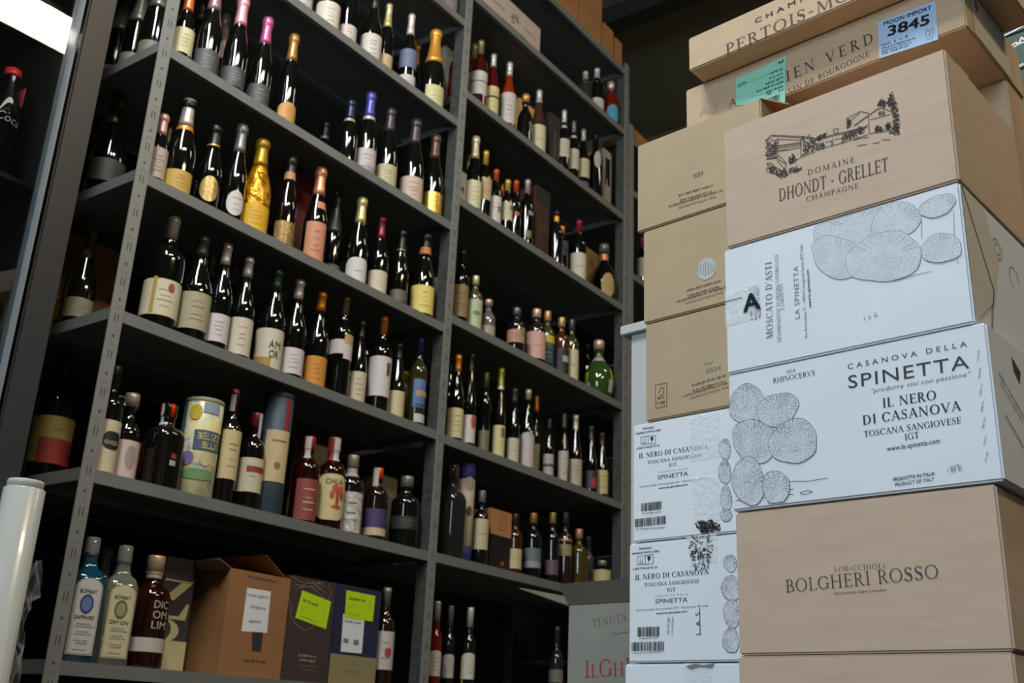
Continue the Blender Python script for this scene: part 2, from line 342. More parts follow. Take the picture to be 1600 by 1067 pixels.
# ================================================================== bottles
def prof_for(shape, H, R):
    n = 0.0138 * min(1.35, max(0.8, R / 0.038))
    if shape == 'burg':
        p = [(.85, 0), (.97, .006), (1, .02), (1, .44), (.985, .48), (.90, .54), (.75, .60), (.60, .66), (.48, .72)]
        q = [(1.12, .79), (1.02, .85), (1, .945), (1.12, .95), (1.12, .975), (1.02, .98), (.95, 1)]
    elif shape == 'bord':
        p = [(.88, 0), (.98, .006), (1, .02), (1, .59), (.98, .625), (.88, .665), (.68, .70), (.50, .725)]
        q = [(1.12, .76), (1.02, .79), (1, .945), (1.12, .95), (1.12, .975), (1.02, .98), (.95, 1)]
    elif shape == 'champ':
        n *= 1.08
        p = [(.88, 0), (.98, .006), (1, .02), (1, .38), (.985, .44), (.91, .50), (.79, .56), (.65, .63), (.54, .69)]
        q = [(1.22, .76), (1.10, .82), (1.06, .885), (1.06, .90), (1.28, .91), (1.32, .945), (1.28, .975), (1.05, .993), (.5, 1)]
    elif shape == 'hock':
        p = [(.88, 0), (.98, .006), (1, .02), (1, .36), (.97, .42), (.88, .50), (.74, .58), (.60, .67), (.50, .74)]
        q = [(1.12, .81), (1.02, .86), (1, .945), (1.1, .95), (1.1, .975), (1, .98), (.95, 1)]
    elif shape == 'spirit':
        p = [(.9, 0), (.98, .006), (1, .02), (1, .58), (.985, .62), (.92, .66), (.78, .695), (.58, .72)]
        q = [(1.15, .75), (1.05, .78), (1.05, .84), (1.2, .845), (1.2, .985), (1.1, 1)]
    elif shape == 'squat':
        p = [(.85, 0), (.97, .01), (1, .04), (1, .46), (.985, .52), (.91, .58), (.77, .635), (.58, .68)]
        q = [(1.2, .72), (1.1, .75), (1.1, .82), (1.35, .825), (1.38, .97), (1.2, 1)]
    elif shape == 'ball':
        p = [(.55, 0), (.75, .02), (.92, .12), (1, .26), (.98, .38), (.88, .48), (.70, .57), (.50, .63)]
        q = [(1.15, .69), (1.1, .74), (1.1, .82), (1.3, .825), (1.3, .97), (1.15, 1)]
    return [(R * a, H * z) for a, z in p] + [(min(n * a, R * .48 if a < 1.3 else R * .6), H * z) for a, z in q]
def r_at(prof, z):
    for (r0, z0), (r1, z1) in zip(prof, prof[1:]):
        if z0 <= z <= z1: return r0 + (r1 - r0) * ((z - z0) / max(1e-6, z1 - z0))
    return prof[-1][0]
ROWS = {}
amber = mat('amber_glass', (74, 26, 6), .05, trans=.8, coat=.3)
BAY = {'L': (0.0, XB), 'R': (XB + UW, XC), 'N': (XC + UW + .055, 3.8)}
def head(row):                              # clear height above a shelf
    up = [z for k, z in ZL.items() if k[0] == row[0] and z > ZL[row] + .01]
    return (min(up) - ZL[row] - .036) if up else 9.0
def bottle(row, tx, ty, wpx, lt, lb, shape, gl, cap, lab, desc, d=0.055, capf=None, X=None, span=195, turn=10, lshape=None, prints=4, pcol=None, extra=None, H=None, sq=None, gm=None):
    z0 = ZL[row]
    P = on_Y(tx, ty, d) if X is None else on_X(tx, ty, X)
    H = H or P.z - z0
    dist = proj((P.x, P.y, z0 + H * 0.35))[2]
    R = min(max(wpx / 2 * dist / FPX, 0.018), 0.085)
    y = P.y
    if X is None and y - R < 0.006: y = R + 0.006; P = on_Y(tx, ty, y); H = P.z - z0 if P.z > z0 else H
    H = min(H, head(row)); x0_, x1_ = BAY[row[0]]; P.x = min(max(P.x, x0_ + R + .002), x1_ - R - .002)
    ob = empty('spirit_bottle' if shape in ('spirit', 'squat', 'ball') else ('sparkling_wine_bottle' if shape == 'champ' else 'wine_bottle'), (P.x, y, z0))
    prof = prof_for(shape, H, R)
    link('glass', lathe('glass', prof, 28, sq), gm or glass(gl), ob)
    ca = math.atan2(CAM.y - y, CAM.x - P.x) + math.radians(turn)
    if cap is not None:
        cf = capf if capf is not None else {'champ': .70, 'burg': .80, 'bord': .80, 'hock': .80}.get(shape, .842)
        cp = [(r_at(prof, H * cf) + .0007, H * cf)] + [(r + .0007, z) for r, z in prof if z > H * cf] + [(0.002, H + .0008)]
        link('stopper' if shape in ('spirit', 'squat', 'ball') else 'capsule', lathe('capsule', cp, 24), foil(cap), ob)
    if lab is not None and lt is not None:
        fx, fy = P.x + R * math.cos(ca), y + R * math.sin(ca)
        za, zb = z_at(fx, fy, lt) - z0, z_at(fx, fy, lb) - z0
        za = min(za, H * .72); zb = max(zb, 0.006)
        if za - zb < 0.02: za = zb + 0.02
        lr = R + .0006
        if sq: lr = R * 1.02
        sp = math.radians(span)
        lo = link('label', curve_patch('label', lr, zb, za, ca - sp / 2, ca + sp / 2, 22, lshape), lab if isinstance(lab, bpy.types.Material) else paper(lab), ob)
        if prints == 2: prints = 3
        if prints:
            rnd = random.Random(int(tx * 7 + ty)); v = []; f = []
            for i in range(prints):
                zc = zb + (za - zb) * (0.80 - 0.62 * (i + .5) / prints + rnd.uniform(-.03, .03)); th = (za - zb) * rnd.uniform(.006, .018)
                hw = math.radians(rnd.uniform(12, 30)); k = len(v); n = 6; r = lr + .0004
                for j in range(n + 1):
                    a = ca + math.radians(4) - hw + 2 * hw * j / n
                    v += [(r * math.cos(a), r * math.sin(a), zc - th), (r * math.cos(a), r * math.sin(a), zc + th)]
                f += [(k + 2 * j, k + 2 * j + 2, k + 2 * j + 3, k + 2 * j + 1) for j in range(n)]
            lm = lab if not isinstance(lab, bpy.types.Material) else (120, 120, 110)
            link('label_print', pydata('label_print', v, f, True), paper(pcol or tuple(int(c * .70) for c in lm)), lo)['kind'] = 'stuff'
    info = dict(ob=ob, H=H, R=R, prof=prof, ca=ca, z0=z0, x=P.x, y=y)
    for e in (extra or []):
        kind, a, b, c = e[:4]            # (part, lower row, upper row, colour[, angle centre, angle span, shape]); rows are heights as fraction of H
        ac = math.radians(e[4]) if len(e) > 4 else 0; asn = math.radians(e[5]) if len(e) > 5 else math.radians(200); shp = e[6] if len(e) > 6 else None
        v = []; f = []; n = 14; m2 = 6
        if asn > 6:                       # full ring
            pr = [(r_at(prof, H * (a + (b - a) * j / m2)) + .0012, H * (a + (b - a) * j / m2)) for j in range(m2 + 1)]
            link(kind, lathe(kind, pr, 24), foil(c), ob); continue
        if abs(r_at(prof, H * a) - r_at(prof, H * b)) < .002:
            me = curve_patch(kind, r_at(prof, H * a) + .0012, H * a, H * b, ca + ac - asn / 2, ca + ac + asn / 2, 16, shp)
        else:
            for j in range(m2 + 1):
                z = H * (a + (b - a) * j / m2); r = r_at(prof, z) + .0014
                for i in range(n + 1):
                    t = ca + ac - asn / 2 + asn * i / n; v.append((r * math.cos(t), r * math.sin(t), z))
            for j in range(m2):
                for i in range(n): q = j * (n + 1) + i; f.append((q, q + 1, q + n + 2, q + n + 1))
            me = pydata(kind, v, f, True)
        link(kind, me, paper(c), ob)
    ROWS.setdefault(row, []).append((proj((P.x, y, z0))[0], ob, desc, 'bottle'))
    return info
ORD = ['1st', '2nd', '3rd', '4th', '5th', '6th', '7th', '8th', '9th', '10th', '11th', '12th', '13th', '14th', '15th', '16th', '17th', '18th', '19th', '20th', '21st', '22nd']
def B(row, *items):
    for it in items:
        kw = it[-1] if isinstance(it[-1], dict) else {}
        a = it[:-1] if isinstance(it[-1], dict) else it
        bottle(row, *a, **kw)
CREAM = (206, 198, 172); WHITE = (208, 204, 200); GREYW = (168, 166, 160)
# ---- left bay, from the top
B('L0',
  (714, -150, 26, None, None, 'bord', (120, 108, 104), (150, 140, 130), None, 'pale clear bottle cut off by photo edge'))
B('L1',
  (486, -100, 32, -22, 14, 'burg', DARK, (60, 56, 54), (186, 178, 172), 'dark bottle with greyish white wrap label', {'d': .12}),
  (524, -72, 37, 2, 47, 'burg', DARK, (60, 56, 54), (212, 204, 184), 'dark bottle with broad off-white ribbed label'),
  (553, -46, 30, 38, 70, 'burg', DARK, (60, 56, 54), (204, 192, 182), 'dark bottle with low pinkish white label'),
  (587, -3, 33, 52, 97, 'burg', DARK, (44, 42, 44), (208, 202, 188), 'dark bottle with black capsule and tall white label'),
  (609, 8, 25, 84, 116, 'burg', DARK, (196, 178, 124), (196, 174, 120), 'dark bottle with beige capsule and beige label', {'capf': .66}),
  (644, 24, 27, 116, 142, 'burg', DARK, (208, 200, 192), (206, 196, 196), 'dark bottle with white capsule and blue-grey label band', {'capf': .72, 'extra': [('label_band', .27, .50, (104, 112, 138))]}),
  (654, 58, 22, None, None, 'champ', DARK, (150, 108, 40), None, 'bottle with gold neck foil half hidden behind another', {'d': .22}),
  (682, 49, 38, 133, 164, 'champ', (12, 15, 11), (214, 150, 60), (214, 206, 150), 'champagne bottle with long orange gold neck foil', {'capf': .56, 'span': 110, 'turn': 25}))
B('L2',
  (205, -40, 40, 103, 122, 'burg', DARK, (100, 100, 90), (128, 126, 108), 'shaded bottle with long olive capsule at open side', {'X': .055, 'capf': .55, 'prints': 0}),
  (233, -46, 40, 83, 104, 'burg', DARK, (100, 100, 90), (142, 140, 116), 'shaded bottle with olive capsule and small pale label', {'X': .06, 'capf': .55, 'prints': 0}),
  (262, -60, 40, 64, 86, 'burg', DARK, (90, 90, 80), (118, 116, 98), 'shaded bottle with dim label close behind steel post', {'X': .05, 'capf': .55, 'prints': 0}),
  (299, -14, 33, 43, 81, 'champ', DARK, (210, 110, 60), (206, 196, 150), 'champagne bottle with orange foil and cream label', {'span': 150}),
  (318, 2, 24, None, None, 'burg', DARK, (54, 50, 48), None, 'black bottle half hidden behind cream-labelled champagne', {'d': .2}),
  (341, -24, 40, 77, 112, 'champ', DARK, (150, 116, 120), (74, 74, 76), 'sparkling bottle with dusky mauve foil and charcoal label', {'pcol': (150, 150, 150), 'span': 150}),
  (357, 16, 30, None, None, 'champ', DARK, (170, 140, 136), None, 'sparkling bottle with pale rosy foil in second row', {'d': .22, 'capf': .55}),
  (382, -2, 38, 104, 133, 'champ', DARK, (226, 158, 166), (70, 70, 72), 'sparkling bottle with bright pink foil and charcoal label', {'pcol': (150, 150, 150), 'span': 150}),
  (420, 29, 35, 131, 166, 'champ', DARK, (184, 92, 138), (70, 70, 72), 'sparkling bottle with magenta foil and charcoal label', {'pcol': (150, 150, 150), 'span': 150}),
  (461, 55, 33, 160, 192, 'champ', DARK, (164, 118, 60), (206, 152, 74), 'champagne bottle with bronze gold foil and amber label', {'span': 120, 'turn': 20, 'lshape': 'arch'}),
  (510, 192, 26, None, None, 'champ', DARK, (22, 26, 40), None, 'black bottle with pale collar in second row', {'d': .2, 'extra': [('collar', .70, .74, (120, 118, 108), 0, 360)]}),
  (550, 158, 30, None, None, 'champ', DARK, (30, 36, 62), None, 'unlabelled sparkling bottle with navy foil and silver collar', {'extra': [('collar', .66, .70, (176, 172, 160), 0, 360)]}),
  (581, 146, 33, 231, 270, 'champ', DARK, (74, 76, 150), (196, 186, 178), 'sparkling bottle with blue foil and pearly label', {'extra': [('collar', .66, .70, (196, 192, 180), 0, 360), ('silver_band', .05, .10, (150, 146, 158))]}),
  (612, 171, 34, 256, 295, 'champ', DARK, (62, 56, 60), (190, 184, 142), 'sparkling bottle with grey foil and greenish cream label'),
  (651, 188, 37, 275, 314, 'champ', DARK, (70, 62, 64), (200, 182, 162), 'sparkling bottle with grey foil and red script label', {'pcol': (160, 90, 80)}),
  (682, 212, 33, 299, 331, 'champ', DARK, (92, 66, 50), mat('gold_label', (206, 168, 78), .3, metal=.7, noise=.2, scale=70), 'sparkling bottle with bronze foil and shiny gold label'))
B('L3',
  (158, 176, 40, None, None, 'champ', DARK, (96, 84, 40), None, 'shaded bottle with thin gold neck at open side', {'X': .09, 'capf': .74}),  # gold foil darkened in colour for the shade at the open side
  (187, 148, 56, 248, 282, 'champ', (7, 9, 12), (92, 80, 38), (52, 54, 50), 'shaded magnum with gold neck foil and dark label', {'X': .05, 'capf': .74}),  # foil colour carries the shade here too
  (257, 180, 32, 230, 276, 'champ', DARK, (196, 146, 140), (182, 162, 146), 'bottle with rosy foil and pinkish striped label', {'prints': 5}),
  (265, 201, 20, None, None, 'burg', DARK, (112, 106, 98), None, 'slim grey-capped bottle in second row behind post', {'d': .2}),
  (297, 157, 46, 265, 301, 'champ', DARK, (172, 160, 148), (196, 160, 66), 'wide champagne bottle with silver neck and gold label', {'capf': .70, 'span': 120, 'extra': [('gold_band', .655, .70, (206, 140, 60), 0, 360), ('top_foil', .90, .97, (30, 30, 30), 0, 360)]}),
  (339, 197, 39, 275, 314, 'champ', DARK, (26, 25, 24), mat('gold_medallion', (178, 152, 96), .35, metal=.5, noise=.45, scale=120), 'sparkling bottle with black foil and gold oval medallion', {'span': 90, 'lshape': 'oval', 'extra': [('gold_ring', .74, .755, (210, 160, 90), 0, 360)], 'prints': 0}),
  (380, 196, 37, 298, 336, 'champ', DARK, (112, 112, 110), (212, 208, 204), 'sparkling bottle with grey foil and white oval label', {'span': 90, 'lshape': 'oval', 'prints': 2, 'turn': 18}),
  (412, 220, 46, 318, 363, 'champ', (150, 96, 4), (150, 120, 20), (226, 176, 30), 'golden yellow bottle wrapped in crinkled cellophane', {'pcol': (190, 140, 20), 'gm': mat('gold_cellophane', (176, 122, 6), .14, metal=.55, noise=.55, scale=30, bump=1.0)}),
  (457, 246, 35, 345, 383, 'champ', DARK, (40, 36, 30), mat('gold_floral_label', (140, 116, 66), .4, metal=.3, noise=.7, scale=160), 'dark bottle with gold ornate floral label', {'span': 120, 'prints': 0, 'extra': [('neck_label', .74, .82, (190, 140, 90))]}),
  (503, 263, 37, 346, 406, 'champ', DARK, (214, 140, 104), (208, 142, 108), 'sparkling bottle with copper foil and copper label', {'span': 110, 'extra': [('neck_label', .545, .62, (196, 130, 98), 20, 60)]}),
  (529, 292, 32, 412, 428, 'champ', DARK, (56, 70, 62), (84, 94, 84), 'sparkling bottle with long dark green foil', {'d': .13, 'capf': .52, 'prints': 0}),
  (567, 310, 33, 402, 443, 'champ', DARK, (192, 180, 118), (214, 210, 206), 'sparkling bottle with cream foil and round white label', {'lshape': 'round', 'span': 150, 'prints': 1}),
  (598, 341, 31, 422, 459, 'burg', DARK, (110, 32, 40), (208, 198, 172), 'bottle with dark red capsule and cream label', {'capf': .72, 'prints': 1}),
  (630, 360, 29, 452, 470, 'champ', DARK, (20, 20, 19), (96, 94, 78), 'plain black champagne bottle, dim low label', {'prints': 0, 'extra': [('gold_ring', .72, .735, (150, 130, 90), 0, 360)]}),
  (667, 365, 37, 445, 488, 'champ', DARK, (24, 22, 20), (228, 208, 108), 'bottle with orange neck seal and yellow label', {'extra': [('neck_seal', .74, .82, (200, 120, 60))]}))
B('L4',
  (146, 356, 44, 465, 495, 'champ', (16, 16, 10), (110, 98, 56), (132, 132, 108), 'shaded champagne magnum with gold foil before brown carton', {'X': .055, 'capf': .70}),  # foil colour lowered to stand for the shade it sits in
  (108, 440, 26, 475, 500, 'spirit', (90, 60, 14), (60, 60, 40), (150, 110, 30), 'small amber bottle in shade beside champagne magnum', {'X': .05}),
  (272, 341, 57, 436, 492, 'bord', DARK, (176, 170, 164), (212, 202, 172), 'wide bottle with yellow vine stripe and red crest', {'d': .06, 'extra': [('vine_stripe', .115, .42, (170, 150, 60), -34, 12), ('red_crest', .30, .38, (150, 80, 66), 18, 22, 'oval')]}),
  (294, 397, 30, None, None, 'burg', DARK, (40, 40, 40), None, 'black bottle hidden in second row behind vine label', {'d': .24}),
  (319, 372, 51, 456, 513, 'burg', DARK, (56, 54, 50), (170, 164, 134), 'bottle with large sage grey label'),
  (334, 392, 27, None, None, 'burg', DARK, (126, 122, 116), None, 'second row bottle showing only a grey capsule', {'d': .2}),
  (356, 383, 40, 490, 533, 'burg', DARK, (178, 172, 166), (210, 204, 204), 'bottle with grey white capsule and plain white label'),
  (367, 411, 27, None, None, 'burg', DARK, (104, 102, 98), None, 'second row bottle with dim grey capsule', {'d': .2}),
  (390, 404, 39, 496, 553, 'burg', DARK, (170, 164, 160), (210, 200, 178), 'bottle with cream label edged in red', {'extra': [('red_edge', .04, .42, (150, 50, 40), -78, 12)]}),
  (435, 423, 43, 513, 577, 'burg', DARK, (36, 62, 52), (208, 200, 178), 'bottle with dark green capsule and lettered cream label', {'prints': 0, 'extra': [('gold_foot', .03, .11, (170, 130, 60), -30, 70)]}),
  (444, 446, 28, None, None, 'burg', DARK, (120, 118, 116), None, 'second row bottle with blurred grey capsule', {'d': .2}),
  (469, 439, 39, 543, 583, 'burg', DARK, (178, 174, 170), (208, 204, 200), 'bottle with white capsule and low white label'),
  (504, 458, 37, 556, 603, 'burg', DARK, (190, 116, 26), (206, 140, 46), 'bottle with orange capsule and orange label'),
  (541, 463, 35, 530, 552, 'bord', DARK, (124, 110, 84), (204, 194, 190), 'tall bottle with stepped white and tan label', {'prints': 0, 'extra': [('tan_panel', .50, .60, (188, 160, 110), 40, 70), ('white_panel', .36, .50, (204, 200, 202), 40, 70)]}),
  (567, 502, 28, 580, 629, 'hock', DARK, (30, 28, 28), (200, 188, 162), 'slim dark bottle with cream label'),
  (577, 498, 22, None, None, 'burg', DARK, (96, 66, 40), None, 'second row bottle with brown capsule', {'d': .2}),
  (601, 495, 35, 556, 618, 'bord', DARK, (204, 116, 44), (208, 202, 200), 'bordeaux bottle with tall white label and brown mark', {'prints': 0, 'extra': [('brown_mark', .37, .50, (96, 74, 56), 38, 24)]}),
  (625, 537, 28, 610, 650, 'hock', (18, 18, 10), (30, 30, 26), (204, 190, 148), 'slim bottle with plain parchment label', {'prints': 0}),
  (643, 585, 24, None, None, 'bord', (150, 140, 16), (140, 130, 30), None, 'yellow glass bottle wedged between dark ones', {'d': .14}),
  (658, 528, 28, 592, 636, 'bord', (44, 44, 20), (44, 48, 110), (84, 116, 168), 'olive glass bottle with blue capsule and picture label', {'span': 90, 'turn': 20, 'extra': [('white_foot', .05, .14, (190, 190, 190), 20, 90), ('sand_stripe', .33, .39, (176, 140, 110), 20, 88), ('dark_stripe', .22, .25, (40, 60, 100), 20, 88)]}))
B('L5',
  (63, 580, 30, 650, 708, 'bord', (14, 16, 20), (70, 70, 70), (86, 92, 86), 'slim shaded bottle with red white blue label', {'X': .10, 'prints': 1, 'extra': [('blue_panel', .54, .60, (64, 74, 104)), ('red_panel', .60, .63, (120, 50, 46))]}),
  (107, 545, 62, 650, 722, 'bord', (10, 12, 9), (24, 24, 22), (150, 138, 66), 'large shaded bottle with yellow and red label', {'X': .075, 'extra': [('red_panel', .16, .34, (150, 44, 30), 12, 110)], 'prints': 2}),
  (182, 573, 46, 655, 738, 'spirit', DARK, (30, 30, 30), (206, 196, 160), 'black rum bottle with ring handle and cream label', {'extra': [('black_patch', .22, .38, (20, 20, 22), 26, 76, 'round')], 'prints': 0}),
  (208, 616, 46, 687, 746, 'squat', (12, 12, 10), (176, 158, 138), (206, 186, 178), 'squat dark rum bottle with pinkish portrait label', {'d': .085, 'extra': [('red_seal', .07, .36, (150, 44, 40), -72, 18), ('portrait', .14, .40, (160, 148, 140), 20, 44, 'oval')], 'prints': 0}),
  (265, 633, 56, None, None, 'spirit', (15, 15, 14), (226, 56, 22), None, 'broad black bottle with orange red cap', {'sq': 3.2, 'extra': [('tax_strip', .735, .99, (178, 186, 180), -34, 60), ('red_lettering', .34, .40, (140, 50, 40), 40, 40), ('white_lettering', .26, .32, (176, 176, 176), 40, 46)]}),
  (369, 609, 36, 672, 748, 'bord', (14, 12, 10), (112, 32, 52), (206, 190, 142), 'bottle with maroon capsule and tall parchment label', {'span': 120, 'turn': 22, 'extra': [('tax_strip', .80, .99, (150, 156, 150), -40, 70)]}),
  (402, 646, 40, 715, 768, 'spirit', (12, 12, 12), (110, 34, 40), (204, 196, 166), 'short bottle with red ribbon on cream label', {'extra': [('red_ribbon', .37, .43, (140, 44, 36), 20, 90), ('tax_strip', .74, .99, (190, 190, 186), 40, 40)], 'prints': 1}),
  (485, 683, 43, 748, 812, 'spirit', (44, 17, 7), (176, 50, 52), (140, 66, 62), 'amber rum bottle with dusky red label', {'gm': amber, 'span': 110, 'turn': 18, 'pcol': (200, 180, 150), 'extra': [('tax_strip', .74, .99, (196, 190, 186), -30, 60)]}),
  (524, 685, 45, 740, 812, 'spirit', (40, 17, 5), (196, 160, 130), (212, 196, 140), 'amber rum bottle with orange tree on cream label', {'gm': amber, 'span': 150, 'lshape': 'round', 'prints': 0, 'extra': [('tree_crown', .38, .47, (196, 76, 44), 12, 30, 'oval'), ('tree_crown', .37, .46, (206, 96, 44), 36, 30, 'oval'), ('tree_crown', .31, .40, (190, 80, 40), 0, 22, 'oval'), ('tree_crown', .31, .40, (180, 66, 40), 44, 24, 'oval'), ('tree_trunk', .22, .40, (150, 70, 40), 22, 14), ('tree_roots', .21, .25, (190, 90, 44), 22, 50, 'oval'), ('red_tax_strip', .74, .99, (150, 40, 40), -34, 50), ('tax_strip', .74, .99, (200, 200, 192), 20, 60)]}),
  (553, 712, 40, 768, 831, 'spirit', (20, 18, 18), (150, 146, 130), mat('ornate_label', (176, 172, 168), .5, noise=.5, scale=70), 'rum bottle with black and white ornate label', {'prints': 2, 'extra': [('neck_label', .72, .83, (170, 160, 160))]}),
  (592, 732, 37, 822, 836, 'spirit', (26, 14, 10), (214, 80, 40), (204, 180, 150), 'dark rum bottle with violet band above peach label', {'prints': 0, 'extra': [('violet_band', .17, .42, (66, 54, 104)), ('tax_strip', .74, .99, (190, 190, 186), -34, 60)]}),
  (637, 745, 46, 806, 826, 'spirit', (12, 14, 13), (120, 118, 112), (34, 38, 36), 'nearly black bottle with clear stopper near middle post', {'pcol': (140, 140, 100), 'prints': 3}))
# ---- right bay, from the top
B('R1',
  (915, 113, 23, None, None, 'bord', (44, 46, 40), (196, 188, 170), None, 'dim clear bottle with cream capsule', {'d': .09}),
  (933, 108, 23, 152, 174, 'bord', DARK, (206, 200, 188), (196, 192, 188), 'dark bottle with white capsule and white label', {'d': .07}),
  (956, 131, 25, 163, 190, 'spirit', (100, 16, 8), (176, 172, 166), (66, 150, 176), 'red aperitif bottle with round blue label', {'span': 110, 'turn': 22, 'lshape': 'oval', 'prints': 0}))
B('R2',
  (716, 62, 22, None, None, 'bord', (120, 36, 10), (150, 130, 90), None, 'orange rose bottle seen behind the middle post', {'d': .16}),
  (742, 70, 24, 114, 148, 'bord', (90, 30, 12), (150, 130, 90), (200, 186, 150), 'rose bottle with cream label beside middle post', {'d': .135}),
  (752, 65, 27, 110, 146, 'bord', (58, 12, 8), (158, 152, 104), (196, 190, 180), 'dark rose bottle with olive capsule, slanted white label', {'extra': [('slanted_line', .36, .375, (60, 60, 60))]}),
  (772, 86, 23, 134, 176, 'burg', (78, 6, 16), (172, 178, 172), (208, 196, 132), 'crimson rose bottle with yellow cream label', {'extra': [('dark_band', .30, .33, (60, 60, 30))]}),
  (797, 99, 25, 144, 191, 'burg', (128, 40, 10), (186, 182, 178), (204, 192, 186), 'orange rose bottle with tall white label'),
  (822, 149, 24, None, None, 'squat', (16, 13, 14), (200, 142, 84), None, 'short black bottle with tan neck wrap', {'extra': [('pale_emblem', .22, .46, (110, 110, 108), 40, 30, 'oval')]}),
  (843, 142, 25, 194, 236, 'hock', (62, 40, 30), (172, 176, 172), (206, 194, 158), 'slim brown bottle with cream label and cord', {'prints': 1}),
  (882, 173, 20, 216, 244, 'burg', DARK, (176, 176, 170), (196, 184, 162), 'dark bottle with white capsule beside black box', {'extra': [('neck_ring', .72, .76, (180, 178, 170), 0, 360)]}),
  (897, 190, 19, 232, 263, 'burg', DARK, (96, 92, 90), (192, 182, 162), 'dark bottle with grey capsule and cream label', {'extra': [('neck_ring', .72, .76, (180, 178, 170), 0, 360)]}),
  (912, 203, 21, 247, 276, 'burg', DARK, (140, 138, 134), (192, 182, 142), 'dark bottle with cream label above purple foot', {'extra': [('purple_foot', .02, .13, (84, 70, 92))]}),
  (931, 210, 23, 236, 262, 'bord', DARK, (20, 20, 20), (168, 164, 150), 'black bottle with pale oval emblem', {'span': 60, 'lshape': 'oval', 'turn': 20, 'prints': 0}))
B('R3',
  (733, 243, 16, None, None, 'burg', DARK, (140, 120, 50), None, 'gold-capped bottle behind the middle post', {'d': .2}),
  (744, 214, 27, 281, 323, 'champ', DARK, (186, 178, 140), (210, 202, 162), 'sparkling bottle with pale gold foil and cream label'),
  (760, 237, 23, 277, 311, 'bord', DARK, (208, 166, 64), (188, 160, 112), 'bottle with gold capsule and tan label'),
  (776, 266, 21, 306, 348, 'bord', DARK, (212, 88, 46), (208, 202, 190), 'bottle with orange white capsule and white label', {'extra': [('green_mark', .26, .36, (110, 120, 90), 40, 40)]}),
  (785, 288, 15, None, None, 'bord', DARK, (200, 90, 44), None, 'second row bottle with orange capsule', {'d': .2}),
  (794, 282, 19, 315, 343, 'bord', DARK, (204, 180, 66), (202, 194, 156), 'bottle with yellow gold capsule and cream label', {'extra': [('grey_mark', .44, .52, (110, 116, 96), 40, 36)]}),
  (807, 283, 19, None, None, 'bord', DARK, (206, 76, 44), None, 'dark bottle with orange red capsule and seal', {'extra': [('orange_seal', .40, .46, (190, 90, 44), 10, 50)]}),
  (825, 282, 23, None, None, 'bord', DARK, (194, 164, 166), None, 'dark bottle with pinkish white capsule', {'extra': [('grey_lettering', .46, .52, (130, 130, 128), 30, 50), ('gold_lettering', .14, .24, (120, 116, 70), 10, 50)]}),
  (870, 330, 22, None, None, 'bord', (14, 16, 24), (50, 50, 52), None, 'dark bottle with orange neck band', {'extra': [('orange_neck', .80, .90, (216, 140, 50), 0, 360)]}),
  (878, 354, 22, 375, 398, 'spirit', (14, 16, 20), (210, 120, 50), (60, 66, 84), 'dark bottle with slate blue label', {'d': .09, 'prints': 1}),
  (905, 345, 25, 394, 436, 'bord', DARK, (156, 40, 62), (204, 194, 172), 'bottle with crimson capsule and cream label', {'prints': 1}),
  (946, 384, 41, 426, 464, 'ball', (10, 9, 8), (100, 98, 94), (170, 138, 78), 'round black bottle with tan oval label', {'span': 62, 'lshape': 'oval', 'turn': 20, 'prints': 1, 'extra': [('copper_neck', .70, .82, (176, 110, 70), 0, 360)]}))
B('R4',
  (724, 392, 25, 444, 494, 'bord', DARK, (40, 38, 36), (142, 116, 72), 'dark bottle with brown paper label'),
  (744, 432, 25, 467, 512, 'spirit', (70, 66, 44), (176, 176, 130), (178, 188, 146), 'bottle with pale green leaf label', {'prints': 0, 'extra': [('green_leaf', .28, .36, (96, 140, 84), 10, 60, 'oval')]}),
  (764, 469, 24, 508, 524, 'squat', (88, 88, 84), (196, 160, 130), (170, 156, 130), 'clear squat bottle with cork ball stopper'),
  (808, 482, 28, 514, 534, 'spirit', (20, 18, 18), (96, 96, 98), (186, 140, 116), 'dark bottle with pink and green patterned label', {'extra': [('green_patch', .40, .55, (130, 140, 90), 40, 40)]}),
  (839, 484, 31, 517, 559, 'spirit', (34, 20, 16), (206, 160, 136), (208, 160, 144), 'bottle with large salmon pink label', {'prints': 1, 'pcol': (160, 90, 60)}),
  (856, 487, 24, 526, 566, 'spirit', (60, 60, 30), (206, 150, 104), (44, 74, 92), 'bottle with teal label under yellow shoulder', {'d': .075, 'pcol': (150, 170, 170), 'extra': [('yellow_shoulder', .46, .58, (196, 176, 50))]}),
  (878, 497, 25, None, None, 'spirit', (70, 34, 12), (186, 150, 94), None, 'amber bottle with cork and black wrap', {'extra': [('black_wrap', .03, .46, (34, 30, 30)), ('white_lettering', .24, .34, (170, 170, 170), 30, 50)]}),
  (894, 500, 23, 545, 592, 'spirit', (50, 56, 26), (70, 70, 70), (206, 196, 156), 'slim olive bottle with tall parchment label', {'prints': 1}),
  (936, 533, 46, None, None, 'ball', (44, 70, 26), (206, 170, 150), None, 'bulbous green bottle with yellow and white tags', {'extra': [('yellow_tag', .30, .50, (204, 184, 40), 62, 26), ('white_tag', .10, .30, (190, 184, 176), 56, 40), ('yellow_tag', .24, .42, (196, 178, 40), -64, 22), ('white_tag', .08, .24, (186, 184, 160), -60, 30), ('white_collar', .63, .70, (190, 186, 180), 0, 360)]}),
  (958, 560, 20, None, None, 'bord', (12, 12, 12), (26, 24, 26), None, 'black bottle against right hand post', {'d': .17, 'extra': [('rust_foot', .02, .12, (120, 60, 40))]}))
